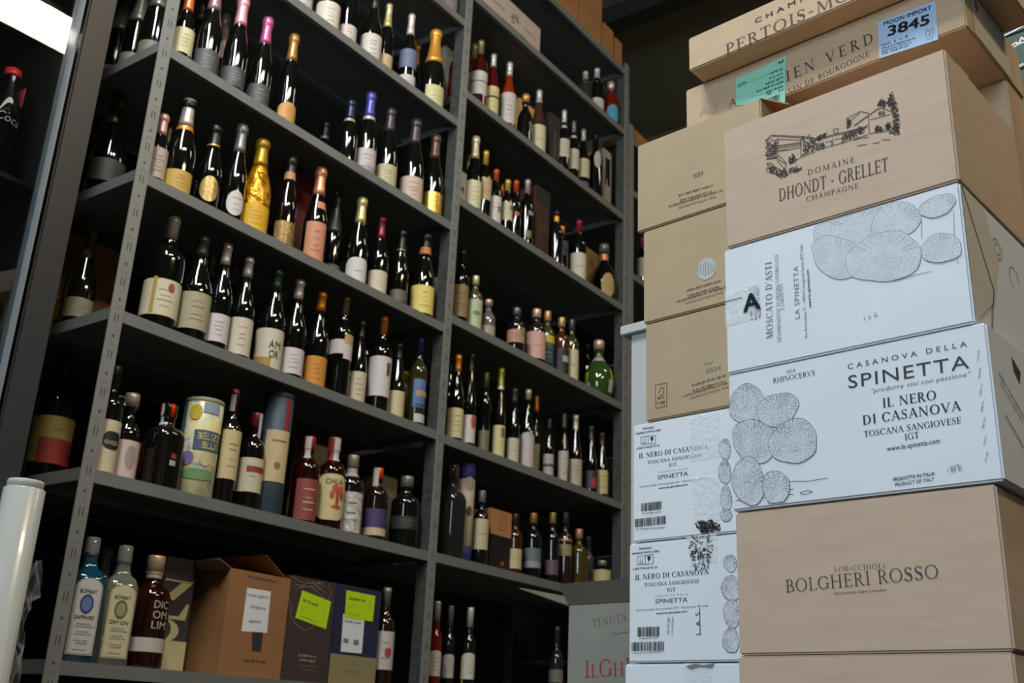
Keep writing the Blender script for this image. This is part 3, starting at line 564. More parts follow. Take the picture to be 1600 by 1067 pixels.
B('R5',
  (705, 556, 24, 632, 673, 'burg', DARK, (30, 28, 28), (200, 180, 132), 'bottle with parchment label half behind middle post', {'d': .13}),
  (717, 555, 26, 637, 683, 'burg', DARK, (204, 134, 30), (206, 194, 146), 'bottle with orange capsule and parchment label'),
  (738, 552, 23, 648, 691, 'hock', DARK, (34, 32, 34), (206, 196, 190), 'bottle with red disc on white label', {'prints': 0, 'extra': [('red_disc', .20, .34, (170, 80, 56), 34, 50, 'oval')]}),
  (761, 583, 18, 672, 703, 'bord', DARK, (70, 76, 34), (110, 108, 76), 'dark bottle with olive capsule and dim label', {'prints': 0}),
  (784, 576, 20, 664, 713, 'hock', DARK, (150, 152, 44), (204, 196, 136), 'slim bottle with lime capsule and silver collar', {'extra': [('silver_collar', .76, .80, (190, 190, 186), 0, 360), ('brown_mark', .24, .34, (130, 100, 50), 30, 40)], 'prints': 0}),
  (805, 607, 20, 684, 721, 'burg', DARK, (60, 52, 60), (194, 186, 156), 'bottle with dim purple capsule and cream label', {'prints': 1}),
  (826, 609, 24, 675, 729, 'burg', DARK, (200, 188, 150), (190, 182, 174), 'bottle with short cream cap and tall arched label', {'lshape': 'arch', 'capf': .87, 'prints': 0, 'extra': [('grey_seal', .40, .48, (160, 160, 158), 20, 34, 'oval')]}),
  (839, 619, 15, 693, 738, 'burg', DARK, (196, 116, 30), (154, 152, 108), 'second row bottle with orange capsule, sage label', {'d': .12, 'prints': 1}),
  (859, 655, 16, 709, 742, 'burg', DARK, (30, 28, 28), (178, 166, 158), 'small-looking bottle with two-part pale label', {'extra': [('dark_line', .20, .24, (70, 60, 60))]}),
  (882, 647, 16, 704, 751, 'hock', DARK, (60, 58, 56), (186, 176, 160), 'bottle with pale label edged in red', {'extra': [('red_edge', .05, .24, (150, 70, 60), 50, 20)]}),
  (900, 649, 22, 717, 758, 'hock', DARK, (180, 172, 156), (180, 168, 140), 'bottle with white capsule and broad tan label'),
  (924, 666, 20, 735, 763, 'hock', DARK, (60, 58, 58), (52, 46, 50), 'bottle with dark label and red flower', {'prints': 0, 'extra': [('red_flower', .10, .24, (170, 50, 50), 30, 60, 'oval')]}),
  (941, 676, 20, 734, 771, 'hock', DARK, (60, 50, 56), (190, 178, 124), 'bottle with khaki label close to right post'))
B('R6',
  (709, 727, 38, None, None, 'spirit', (30, 30, 30), (110, 80, 50), (60, 54, 46), 'square dark decanter with cork stopper', {'sq': 6, 'prints': 0}),
  (754, 767, 25, 810, 858, 'spirit', (16, 15, 14), (120, 124, 130), (190, 178, 140), 'dark bottle with plain khaki cream label', {'prints': 1}),
  (806, 803, 24, 857, 888, 'spirit', (52, 24, 8), (60, 44, 30), (192, 176, 132), 'amber bottle with square cream label', {'prints': 1}),
  (834, 802, 27, 856, 884, 'spirit', (14, 15, 16), (160, 110, 60), (98, 108, 106), 'black bottle with two-tone grey label', {'extra': [('pale_band', .16, .26, (140, 144, 150))], 'prints': 0}),
  (864, 801, 22, None, None, 'spirit', (14, 14, 14), (150, 130, 70), None, 'black bottle with gold cap', {'extra': [('mauve_band', .12, .32, (92, 76, 84))]}),
  (884, 801, 22, 850, 868, 'spirit', (36, 24, 24), (60, 54, 54), (140, 130, 96), 'tall dark bottle with peach band', {'extra': [('peach_band', .60, .635, (176, 120, 96), 0, 360)], 'prints': 1}),
  (905, 827, 26, None, None, 'spirit', (60, 54, 22), (196, 140, 110), None, 'olive bottle with peach coloured cap', {'extra': [('amber_foot', .03, .12, (140, 80, 30))]}),
  (929, 841, 18, None, None, 'bord', (70, 70, 66), (96, 94, 90), None, 'slim grey glass bottle', {'d': .15}),
  (941, 876, 28, 886, 910, 'squat', (22, 24, 20), (130, 128, 122), (186, 174, 128), 'small squat bottle with cream label', {'prints': 0}))
B('R7',
  (683, 961, 21, 1016, 1056, 'bord', (96, 16, 20), (170, 166, 160), (196, 188, 174), 'red syrup bottle with orange-edged label', {'H': .34, 'lshape': 'arch', 'extra': [('orange_edge', .14, .48, (200, 110, 30), -58, 14)]}),
  (704, 967, 19, 1022, 1059, 'bord', (16, 22, 22), (120, 108, 102), (180, 174, 170), 'dark syrup bottle with grey cap', {'H': .34, 'd': .09, 'lshape': 'arch'}),
  (735, 965, 21, 1020, 1061, 'bord', (14, 18, 18), (208, 204, 196), (200, 196, 178), 'dark syrup bottle with white cap, yellow-edged label', {'H': .34, 'lshape': 'arch', 'extra': [('yellow_edge', .14, .48, (190, 180, 50), -58, 14)]}),
  (870, 1000, 22, 1046, 1066, 'bord', (30, 34, 32), (70, 76, 72), (120, 118, 104), 'dim bottle behind the tall grey-white wine carton', {'H': .34, 'd': .10}))
def on_label(desc_key, row, words):
    for x, ob, desc, c in ROWS[row]:
        if desc_key in desc:
            lab = [q for q in ob.children if q.name.startswith('label')][0]; vs = [v.co for v in lab.data.vertices]
            R_ = math.hypot(vs[0].x, vs[0].y); zb, za = min(v.z for v in vs), max(v.z for v in vs); ca = math.atan2(CAM.y - ob.location.y, CAM.x - ob.location.x)
            for s_, fz, fc, ac, sp, m_ in words:
                polys, tw = sans_polys(s_); v = []; f = []
                for p in polys:
                    k = len(v)
                    for px_, py_ in p: a = ca + math.radians(ac - sp / 2 + sp * px_ / tw); v.append(((R_ + .002) * math.cos(a), (R_ + .002) * math.sin(a), zb + (za - zb) * (fz + fc * py_)))
                    f.append(tuple(range(k, k + len(p))))
                link('printed_text', pydata('printed_text', v, f), m_, lab)
on_label('lettered cream', 'L4', [('AM', .50, .20, 24, 50, ink), ('OR', .26, .20, 24, 40, ink)]); on_label('ring handle', 'L5', [('KRAKEN', .52, .09, 30, 52, paper((190, 186, 170)))]); on_label('orange tree', 'L5', [('CIHUA', .78, .12, 16, 70, ink_brown)])
# glass ring handle of the rum bottle
for x, ob, desc, c in ROWS['L5']:
    if 'ring handle' in desc:
        bm = bmesh.new(); v = []; f = []; n, k = 16, 6
        for i in range(n):
            a = 2 * math.pi * i / n
            for j in range(k):
                b = 2 * math.pi * j / k; r = .013 + .0045 * math.cos(b)
                v.append((0.018 + 0.008 + r * math.cos(a), -.008 + .0045 * math.sin(b), .20 + r * math.sin(a)))
        for i in range(n):
            for j in range(k): f.append((i * k + j, ((i + 1) % n) * k + j, ((i + 1) % n) * k + (j + 1) % k, i * k + (j + 1) % k))
        link('ring_handle', pydata('ring_handle', v, f, True), glass((60, 58, 54)), ob)
# lettering on the amor label
# ================================================================== boxes, tubes and gin bottles on the shelves
def sbox(row, name, cat, desc, pl, pxr, dep, d, m, bevel=.0012, part='box_body', yaw=0.0):
    z0 = ZL[row]; A = on_Y(pl[0], pl[1], d); Bx = on_Y(pxr[0], pxr[1], d).x
    x0_, x1_ = BAY[row[0]]; Bx = min(Bx, x1_ - .002); A.x = max(A.x, x0_ + .002)
    wd = max(Bx - A.x, .02); A.x = Bx - wd; H = min(A.z - z0, head(row))
    ob = empty(name, (A.x, d, z0))
    link(part, boxes_mesh(part, [(0, wd, 0, dep, 0, H)], bevel), m, ob)
    pm = Matrix.Translation((A.x, d, z0))
    F = Face((A.x, d, z0), (1, 0, 0), (0, -1, 0), ob, pm)
    Fs = Face((A.x, d + dep, z0), (0, -1, 0), (-1, 0, 0), ob, pm)
    ROWS.setdefault(row, []).append(((proj((A.x, d, z0))[0] + proj((Bx, d, z0))[0]) / 2, ob, desc, cat))
    return ob, F, Fs, wd, H
def tube(row, name, cat, desc, tx, ty, wpx, d, parts, caps=None):
    P = on_Y(tx, ty, d); z0 = ZL[row]; H = P.z - z0; R = wpx / 2 * proj(P)[2] / FPX
    y = max(d, R + .008); P = on_Y(tx, ty, y); H = P.z - z0
    ob = empty(name, (P.x, y, z0))
    for nm, a, b, c, dr in parts:
        link(nm, lathe(nm, [(R + dr - .001, H * a), (R + dr, H * a + .001), (R + dr, H * b - .001), (R + dr - .001, H * b)], 32), c if isinstance(c, bpy.types.Material) else paper(c), ob)
    ROWS.setdefault(row, []).append((proj((P.x, y, z0))[0], ob, desc, cat))
    return ob, P.x, y, z0, R, H, math.atan2(CAM.y - y, CAM.x - P.x)
def patch(ob, nm, R, H, a, b, ca, ac, sp, c, shape=None):
    return link(nm, curve_patch(nm, R + .0016, H * a, H * b, ca + math.radians(ac - sp / 2), ca + math.radians(ac + sp / 2), 14, shape), paper(c), ob)
def wrap_text(ob, s, R, zc, cap, ca, ac, sp, m, font='sans', bold=0.0):
    polys, tw = sans_polys(s, bold) if font == 'sans' else serif_polys(s)
    v = []; f = []; a0 = ca + math.radians(ac - sp / 2)
    for p in polys:
        k = len(v)
        for x, y in p:
            a = a0 + math.radians(sp) * x / tw; v.append(((R + .0022) * math.cos(a), (R + .0022) * math.sin(a), zc + y * cap))
        f.append(tuple(range(k, k + len(p))))
    return link('printed_text', pydata('printed_text', v, f), m, ob)
# tin canister with a tropical picture
pic = mat('tropical_print', (198, 186, 128), .4, noise=.22, scale=26)
_r = [n for n in pic.node_tree.nodes if n.type == 'VALTORGB'][0].color_ramp
for _p, _c in ((.42, (170, 186, 160)), (.5, (204, 192, 120)), (.58, (206, 204, 176)), (.66, (120, 146, 160))): _e = _r.elements.new(_p); _e.color = (*lin(_c), 1)
[n for n in pic.node_tree.nodes if n.type == 'TEX_NOISE'][0].inputs['Scale'].default_value = 22
ob, x, y, z0, R, H, ca = tube('L5', 'rum_canister', 'canister', 'round tin canister printed with a tropical scene', 321, 628, 59, .06,
    [('tin_body', 0, .965, pic, 0), ('lid', .955, 1, (150, 146, 110), .0008)])
patch(ob, 'blue_side', R, H, .03, .95, ca, -70, 34, (92, 118, 140)); patch(ob, 'sun', R, H, .76, .92, ca, -22, 38, (206, 190, 50), 'oval')
patch(ob, 'blue_banner', R, H, .46, .66, ca, 28, 92, (70, 92, 120)); patch(ob, 'parrot', R, H, .30, .44, ca, -30, 40, (120, 110, 160), 'oval')
patch(ob, 'green_leaves', R, H, .16, .27, ca, 10, 96, (110, 150, 100), 'round')
patch(ob, 'white_bird', R, H, .30, .44, ca, 24, 34, (206, 190, 150), 'oval'); patch(ob, 'sky_panel', R, H, .84, .95, ca, 24, 50, (150, 164, 180))
wrap_text(ob, 'BELIZE', R + .0005, H * .565, H * .07, ca, 28, 70, paper((206, 200, 130)), bold=.02); wrap_text(ob, 'BLUE', R + .0005, H * .475, H * .07, ca, 34, 52, paper((206, 200, 130)), bold=.02)
ob, x, y, z0, R, H, ca = tube('L5', 'gift_tube', 'gift tube', 'tall blue grey gift tube with parchment label', 438, 618, 45, .06,
    [('tube_body', 0, .97, (58, 80, 94), 0), ('lid', .955, 1, (50, 68, 82), .0008)])
patch(ob, 'label', R, H, .26, .68, ca, 14, 100, (206, 184, 138)); patch(ob, 'red_strip', R, H, .68, .95, ca, 42, 20, (150, 40, 44))
patch(ob, 'crest', R + .0004, H, .36, .42, ca, 20, 26, (130, 110, 80), 'oval')
patch(ob, 'label_print', R + .0004, H, .585, .60, ca, 20, 60, (130, 110, 80))
ob, x, y, z0, R, H, ca = tube('R6', 'gift_tube', 'gift tube', 'slim cream gift tube with blue ends', 731, 726, 26, .06,
    [('tube_body', 0, .16, (40, 40, 100), .0004), ('tube_sleeve', .16, .84, (178, 166, 138), 0), ('lid', .84, 1, (44, 42, 110), .0006)])
patch(ob, 'badge', R, H, .72, .86, ca, 20, 70, (150, 140, 120), 'oval'); patch(ob, 'dark_seal', R, H, .46, .56, ca, 26, 40, (60, 54, 46), 'oval')
# boxes standing between bottles
sbox('L3', 'gift_box', 'gift box', 'dark red gift box behind ornate gold-labelled bottle', (464, 262), (492, 276), .09, .16, mat('dark_red_card', (110, 28, 34), .5, noise=.1))
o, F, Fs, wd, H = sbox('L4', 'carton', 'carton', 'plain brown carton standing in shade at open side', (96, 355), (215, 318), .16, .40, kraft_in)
o, F, Fs, wd, H = sbox('L5', 'gift_box', 'gift box', 'small red box between rum and black bottle', (222, 690), (242, 694), .08, .12, paper((170, 32, 24)))
o, F, Fs, wd, H = sbox('L5', 'gift_box', 'gift box', 'cream box behind the two amber rum bottles', (489, 690), (514, 697), .09, .16, paper((150, 142, 120)))
F.lines('emblem', [[(498 + 4 * math.cos(a / 2), 722 + 6 * math.sin(a / 2)) for a in range(14)]], .004, ink_grey)
o, F, Fs, wd, H = sbox('L5', 'gift_box', 'gift box', 'small cream box behind the violet-banded rum bottle', (596, 741), (624, 749), .09, .16, paper((140, 132, 104)))
F.quad('printed_text', [(.01, H * .70), (wd - .008, H * .70), (wd - .008, H * .74), (.01, H * .74)], ink_grey, uvs=True)
o, F, Fs, wd, H = sbox('R2', 'wooden_box', 'box', 'tan wooden box behind the short black bottle', (812, 152), (836, 156), .10, .17, mat('tan_wood', (206, 164, 104), .6, noise=.12, scale=18))
sbox('R2', 'paper_bag', 'paper bag', 'crumpled grey paper bag behind the middle post', (697, 70), (722, 90), .05, .26, mat('grey_paper', (120, 118, 108), .8, noise=.3, scale=14, bump=.6))
o, F, Fs, wd, H = sbox('R2', 'gift_box', 'gift box', 'matt black gift box among cream-labelled bottles', (861, 174), (876, 186), .10, .05, mat('matt_black_card', (38, 36, 34), .6))
F.quad('gold_lettering', [(wd * .4, H * .2), (wd * .55, H * .2), (wd * .55, H * .7), (wd * .4, H * .7)], paper((96, 80, 52)), uvs=True)
o, F, Fs, wd, H = sbox('R2', 'gift_bag', 'gift bag', 'silvery gift bag with clear window and pale bottle', (944, 231), (974, 256), .10, .07, mat('silver_card', (150, 144, 134), .4, noise=.2, scale=40))
F.quad('window', [(wd * .18, H * .45), (wd * .8, H * .45), (wd * .8, H * .88), (wd * .18, H * .88)], mat('dark_window_film', (28, 28, 30), .1), uvs=True)
F.put('pale_bottle_print', [[(wd * .2, 0.004), (wd * .62, .004), (wd * .62, H * .2), (wd * .5, H * .36), (wd * .46, H * .55), (wd * .36, H * .55), (wd * .32, H * .36), (wd * .2, H * .2)]], paper((180, 170, 150)), .0008)
F.put('gold_print', [[(wd * .3, H * .12), (wd * .5, H * .12), (wd * .5, H * .24), (wd * .3, H * .24)]], paper((170, 130, 60)), .0012)
o, F, Fs, wd, H = sbox('R3', 'gift_box', 'gift box', 'white card box with blue foot by middle post', (718, 264), (730, 271), .07, .05, paper((190, 182, 178)))
F.quad('blue_foot', [(0, 0), (wd, 0), (wd, H * .1), (0, H * .1)], paper((60, 120, 150)), uvs=True); F.quad('brown_mark', [(wd * .2, H * .5), (wd * .8, H * .4), (wd * .7, H * .62)], paper((120, 80, 60)), uvs=True)
o, F, Fs, wd, H = sbox('R3', 'gift_box', 'gift box', 'dark gift box with brown picture', (839, 288), (860, 302), .09, .05, mat('brown_picture', (62, 40, 30), .5, noise=.5, scale=16))
F.quad('dark_top', [(0, H * .78), (wd, H * .78), (wd, H), (0, H)], paper((34, 32, 30)), uvs=True)
o, F, Fs, wd, H = sbox('R3', 'greeting_card', 'card', 'ochre card leaning behind round black bottle', (915, 384), (941, 404), .012, .13, paper((150, 128, 62)))
F.quad('red_print', [(wd * .3, H * .7), (wd * .6, H * .7), (wd * .6, H * .82), (wd * .3, H * .82)], paper((150, 90, 50)), uvs=True)
o, F, Fs, wd, H = sbox('R4', 'gift_box', 'gift box', 'white and red carton straddling the middle post', (683, 432), (712, 440), .05, max(.03, on_X(683, 445, XB + UW + .004).y), paper((190, 170, 168)))
F.quad('red_panel', [(0, 0), (wd, 0), (wd, H * .5), (0, H * .5)], paper((170, 40, 36)), uvs=True)
o, F, Fs, wd, H = sbox('R6', 'gift_box', 'gift box', 'black gift box with tan upper half', (768, 793), (800, 800), .10, .05, paper((16, 15, 14)))
F.quad('tan_panel', [(0, H * .58), (wd, H * .58), (wd, H), (0, H)], paper((186, 132, 84)), .0006, uvs=True); Fs.quad('tan_panel', [(0, H * .58), (.10, H * .58), (.10, H), (0, H)], paper((176, 124, 78)), .0006, uvs=True)
F.lines('emblem', [[(wd * .4, H * .68), (wd * .75, H * .68), (wd * .72, H * .9), (wd * .42, H * .9), (wd * .4, H * .68)], [(wd * .5, H * .72), (wd * .5, H * .86)], [(wd * .62, H * .72), (wd * .62, H * .86)]], .0012, paper((110, 70, 40)), .0012, uvs=True)
F.quad('red_dot', [(wd * .55, H * .1), (wd * .7, H * .1), (wd * .7, H * .17), (wd * .55, H * .17)], paper((190, 60, 50)), .0006, uvs=True)
# lidded white box lying on the upper right shelf
o, F, Fs, wd, H = sbox('R1', 'flat_box', 'carton', 'white flat box with drawn vineyard emblem', (741, -52), (845, 41), .26, .02, mat('aged_white_card', (176, 160, 144), .7, noise=.05))
rnd = random.Random(5); lines = []
for k in range(26):
    a = rnd.uniform(0, 6.28); r = rnd.uniform(.2, 1)
    cx, cy = wd * .60 + .028 * r * math.cos(a), H * .52 + .024 * r * math.sin(a); lines.append([(cx, cy), (cx + rnd.uniform(-.02, .02), cy + rnd.uniform(-.008, .008)), (cx + rnd.uniform(-.02, .02), cy + rnd.uniform(-.012, .012))])
F.lines('emblem', lines, .0012, ink_brown, uvs=True); F.lines('printed_text', [[(wd * .42, H * .18), (wd * .78, H * .18)], [(wd * .48, H * .12), (wd * .72, H * .12)]], .003, ink_brown, uvs=True)
F.lines('printed_text', [[(wd * .75, H * .50), (wd * .92, H * .50)], [(wd * .28, H * .5), (wd * .45, H * .5)]], .006, ink_grey, uvs=True)
# brown cartons on the very top
topc = mat('brown_cardboard_top', (150, 104, 58), .8, noise=.1, scale=10)
for (a, b, t), ds in zip((((846, -100), (905, -46), 0), ((907, -44), (941, -8), 0), ((943, 34), (959, 48), 0), ((962, 58), (981, 76), 0)),
        ('large brown carton nearest on the topmost shelf', 'second brown carton along the topmost shelf', 'narrow brown carton third along the topmost shelf', 'small brown carton at far end of topmost shelf')):
    sbox('R0', 'carton', 'carton', ds, a, b, .22, .015, topc)
# the next shelving unit, only a sliver of it shows past the cartons
un2 = empty('steel_shelving_unit', (XC + UW + .012, 0, 0)); tag(un2, 'lower grey shelving unit glimpsed between right post and brown cartons', 'shelving unit')
x2 = XC + UW + .012; zs2 = on_Y(1003, 437, 0).z
link('upright', boxes_mesh('upright', [(0, .04, -.004, 0, 0, 3.93), (0, .003, 0, .04, 0, 3.93)], .0008), steel, un2); link('upright', boxes_mesh('upright', [(1.2, 1.24, -.004, 0, 0, 3.93)]), steel, un2)
for k, z in enumerate([3.86] + [zs2 - .45 * i for i in range(-1, 6)]):
    if z > .1: link('shelf', boxes_mesh('shelf', [(.04, 1.2, .0, SD, z - .004, z), (.04, 1.2, -.003, 0, z - .032, z)]), steel_dark, un2)
link('back_shade_sheet', boxes_mesh('back_shade_sheet', [(.0, 1.24, SD + .006, SD + .01, 0.05, 3.9)]), back_m, un2)
ZL['N0'] = 3.86; ZL['N1'] = zs2
sbox('N0', 'carton', 'carton', 'orange brown carton on top of the lower unit', (993, 203), (1016, 222), .2, .03, kraft_in)
bottle('N1', 1004, 372, 18, 402, 432, 'bord', DARK, (150, 60, 90), (170, 164, 150), 'white-labelled bottle half hidden by brown carton', d=.06, extra=[('gold_mark', .24, .34, (200, 160, 60), 10, 40)])
# bottom shelf of the left bay ------------------------------------------------------------
o, F, Fs, wd, H = sbox('L6', 'gift_box', 'gift box', 'charcoal box with huge cream characters behind gin', (262, 868), (309, 876), .09, .13, mat('charcoal_card', (58, 54, 56), .5))
cr = paper((206, 196, 148)); wf, hf = wd, H
arc_ = [(wf * (.20 + .50 * math.sin(t)), hf * (.355 + .10 * math.cos(t))) for t in [i * math.pi / 10 for i in range(11)]]; arc_in = [(wf * (.20 + .24 * math.sin(t)), hf * (.36 + .085 * math.cos(t))) for t in [i * math.pi / 10 for i in range(11)]]
F.put('large_cream_character', [[(wf * .05, hf * .785), (wf * .95, hf * .785), (wf * .95, hf * .80), (wf * .05, hf * .80)], [(wf * .60, hf * .79), (wf * .95, hf * .79), (wf * .40, hf * .62), (wf * .05, hf * .62)]], cr, .0008)
F.put('large_cream_character', [[(wf * .05, hf * .485), (wf * .62, hf * .485), (wf * .84, hf * .60), (wf * .92, hf * .60), (wf * .86, hf * .455), (wf * .05, hf * .455)]] + [[arc_[i], arc_[i + 1], arc_in[i + 1], arc_in[i]] for i in range(10)], cr, .0008)
F.put('cream_foot', [[(0, 0), (wf, 0), (wf, hf * .27), (0, hf * .27)]], cr, .0010)
# open brown carton
o, F, Fs, wd, H = sbox('L6', 'open_carton', 'carton', 'opened brown wine carton with white delivery label', (361, 887), (455, 905), .20, .025, mat('orange_kraft', (138, 98, 60), .75, noise=.08, scale=12))
fl = mat('orange_kraft', (138, 98, 60))
link('flap', pydata('flap', [(0, 0, H), (0, .20, H), (-.045, .20, H + .018), (-.045, 0.0, H + .018), (0, 0, H + .002), (0, .20, H + .002), (-.045, .20, H + .020), (-.045, 0, H + .020)], [(0, 1, 2, 3), (7, 6, 5, 4), (0, 3, 7, 4), (1, 5, 6, 2), (3, 2, 6, 7)]), fl, o)
link('flap', pydata('flap', [(wd, .02, H), (wd, .20, H), (wd * .5, .20, H + .055), (wd * .62, .02, H + .055), (wd, .02, H + .002), (wd, .20, H + .002), (wd * .5, .20, H + .057), (wd * .62, .02, H + .057)], [(0, 1, 2, 3), (7, 6, 5, 4), (0, 3, 7, 4), (3, 2, 6, 7), (1, 5, 6, 2)]), mat('orange_kraft', (138, 98, 60)), o)
lb_ = F.quad('delivery_label', [(377, 986), (417, 989), (423, 924), (386, 918)], white_card, .0006)
for (a, b, c, wb) in (((386, 931), (401, 933), 4, .06), ((403, 935), (419, 937), 6, .06), ((391, 950), (416, 954), 5, .05), ((389, 973), (407, 974), 5, .05)):
    F.scrib(a, b, c, ink_grey, .0010)
F.quad('black_strip', [(393, 1016), (407, 1018), (411, 988), (394, 987)], ink, .0008)
F.scrib((387, 902), (433, 911), 4, ink_brown); F.scrib((381, 1034), (415, 1037), 5, ink_brown)
# two tall gift boxes
neon = mat('neon_yellow_sticker', (176, 214, 16), .55)
o, F, Fs, wd, H = sbox('L6', 'gift_box', 'gift box', 'brown gift box with contour lines, neon sticker', (457, 898), (526, 911), .09, .02, mat('dark_brown_card', (62, 52, 50), .5))
ln = []
for k in range(5): ln.append([(452 + 3 + 9 * k * .5 + t * (70 - k * 3), 900 + 6 * k + 30 * (t ** 2) * (1 - .1 * k) + 8 * math.sin(t * 5 + k)) for t in [i / 12 for i in range(9)]])
ln.append([(451, 935), (456, 950), (454, 962), (462, 975), (475, 985), (488, 980), (492, 972)]); ln.append([(512, 912), (518, 924), (512, 938)]); ln.append([(478, 905), (485, 915), (500, 920)])
F.lines('contour_lines', ln, .0015, paper((150, 136, 128)))
st = F.quad('neon_sticker', [(461, 965), (509, 983), (517, 940), (472, 922)], neon, .0008)
F.scrib((473, 940), (499, 949), 5, ink, .0012); F.lines('sticker_print', [[(470, 955), (478, 948)], [(470, 962), (495, 972)], [(506, 950), (504, 962)]], .0012, ink_grey, .0012)
F.scrib((466, 1026), (494, 1029), 5, paper((170, 150, 140))); F.scrib((467, 1033), (492, 1036), 5, paper((170, 150, 140))); F.lines('printed_text', [[(463, 1039), (496, 1042)], [(468, 1045), (490, 1047)]], .002, paper((120, 106, 100)))
o, F, Fs, wd, H = sbox('L6', 'gift_box', 'gift box', 'navy gift box with cream foot and neon sticker', (527, 911), (597, 923), .09, .02, mat('navy_card', (36, 40, 66), .5))
F.put('cream_foot', [[(0, 0), (wd, 0), (wd, H * .30), (0, H * .30)]], paper((150, 142, 100)), .0006)
F.quad('neon_sticker', [(538, 965), (582, 971), (586, 931), (541, 922)], neon, .0012); F.quad('white_label', [(532, 1018), (565, 1021), (569, 969), (536, 959)], white_card, .0008)
F.scrib((545, 937), (570, 941), 5, ink, .0016); F.lines('sticker_print', [[(542, 950), (552, 945)], [(542, 958), (560, 962)], [(578, 938), (576, 956)]], .0012, ink_grey, .0016)
F.scrib((537, 972), (564, 976), 4, ink, .0012); F.quad('printed_mark', [(536, 1004), (544, 1005), (544, 998), (536, 997)], ink_grey, .0012); F.quad('printed_mark', [(552, 1007), (560, 1008), (560, 1000), (552, 999)], ink_grey, .0012)
F.scrib((545, 1040), (561, 1042), 4, ink_grey, .001); F.lines('printed_text', [[(538, 1047), (564, 1050)], [(541, 1052), (560, 1054)]], .0016, ink_grey, .001)

def gin(desc, gcol, tx, ty, wpx, lab_c, ring_c, words, faces_to, key, trans):
    """tall square gin bottle with an arched label on the face towards the aisle"""
    d = .055; P = on_Y(tx, ty, d); z0 = ZL['L6']; H = P.z - z0; R = wpx / 2 * proj(P)[2] / FPX * 0.86
    rz = math.atan2(CAM.y - d, CAM.x - P.x) + math.pi / 2 + math.radians(faces_to)
    ob = empty('gin_bottle', (P.x, max(d, R * 1.3), z0), rz)
    gm = mat('gin_glass_' + key, gcol, .05, coat=.3, trans=trans)
    n = .0155
    pr = [(R * .94, 0), (R, .004), (R, H * .60), (R * .97, H * .65), (R * .80, H * .71), (R * .5, H * .745), (n * 1.15, H * .77), (n, H * .80), (n, H * .86), (n * 1.1, H * .865), (n * 1.1, H * .87)]
    link('glass', lathe('glass', pr, 40, 7), gm, ob)
    link('cap', lathe('cap', [(n * 1.12, H * .845), (n * 1.16, H * .86), (n * 1.16, H * .99), (n * 1.0, H)], 24), mat('clear_cap_grey', (170, 174, 168), .08, coat=.5, trans=.7), ob)
    hw = R * .80; zb, zt = H * .055, H * .66; pts = [(-hw, zb), (hw, zb)] + [(hw * math.cos(a), zt - hw * .75 + hw * .75 * math.sin(a)) for a in [math.pi * i / 12 for i in range(13)]]
    y0 = -R * 1.0 - .0008
    lo = link('label', pydata('label', [(x, y0, z) for x, z in pts], [tuple(range(len(pts)))]), paper(lab_c), ob)
    pi_ = [(x * .92, z * .985 + .003) for x, z in pts]
    fr = []
    for a, b in zip(pi_, pi_[1:] + pi_[:1]): fr.append(_ln(a[0], a[1], b[0], b[1], .0009))
    v = []; f = []
    for p in fr: k = len(v); v += [(x, y0 - .0004, z) for x, z in p]; f.append((k, k + 1, k + 2, k + 3))
    link('label_border', pydata('label_border', v, f), paper(ring_c), lo)
    def tx_(s, x0, x1, z, cap, m):
        polys, tw = sans_polys(s, .01); k = (x1 - x0) / tw; v = []; f = []
        for p in polys: q = len(v); v += [(x0 + x * k, y0 - .0006, z + y * cap) for x, y in p]; f.append(tuple(range(q, q + len(p))))
        link('printed_text', pydata('printed_text', v, f), m, lo)
    tx_(words[0], -hw * .62, hw * .62, H * .535, H * .032, paper(ring_c)); tx_(words[1], -hw * .72, hw * .72, H * .33, H * .032, paper(ring_c))
    med = [(hw * .42 * math.cos(a), H * .45 + H * .065 * math.sin(a)) for a in [2 * math.pi * i / 20 for i in range(20)]]
    link('medallion_rim', pydata('medallion_rim', [(x * 1.2, y0 - .0004, (z - H * .45) * 1.2 + H * .45) for x, z in med], [tuple(range(20))]), paper((ring_c)), lo)
    link('medallion', pydata('medallion', [(x * .9, y0 - .0007, (z - H * .45) * .9 + H * .45) for x, z in med], [tuple(range(20))]), paper((96, 116, 170) if key == 'blue' else (150, 146, 96)), lo)
    for i, (k, zz) in enumerate(((.5, .29), (.6, .27), (.4, .23), (.55, .21), (.5, .16), (.3, .14), (.5, .09))):
        rn = random.Random(i); v = []; f = []; x = -hw * k
        while x < hw * k:
            q = len(v); w_ = H * rn.uniform(.006, .02); v += [(x, y0 - .0006, H * zz), (x + w_, y0 - .0006, H * zz), (x + w_, y0 - .0006, H * (zz + .009)), (x, y0 - .0006, H * (zz + .009))]; f.append((q, q + 1, q + 2, q + 3)); x += w_ + H * .005
        link('printed_text', pydata('printed_text', v, f), ink_grey, lo)
    ROWS.setdefault('L6', []).append((proj((P.x, d, z0))[0], ob, desc, 'bottle'))
gin('square blue glass gin bottle with arched white label', (30, 130, 175), 147, 840, 58, (196, 194, 186), (40, 46, 84), ('BOMBAY', 'SAPPHIRE'), 14, 'blue', .85)
gin('square clear glass gin bottle with arched cream label', (200, 210, 190), 198, 853, 56, (198, 190, 150), (86, 84, 60), ('BOMBAY', 'DRY GIN'), 16, 'clear', .85)
bottle('L6', 170, 856, 40, None, None, 'bord', (60, 70, 62), (120, 122, 116), None, 'clear bottle neck showing between two gin bottles', d=.24)
inf = bottle('L6', 246, 869, 62, 996, 1018, 'spirit', (36, 17, 8), (176, 150, 116), (196, 186, 176), 'amber rum bottle with cork and lettered glass', prints=0, gm=amber, extra=[('white_collar', .79, .845, (190, 180, 168), 0, 360)])
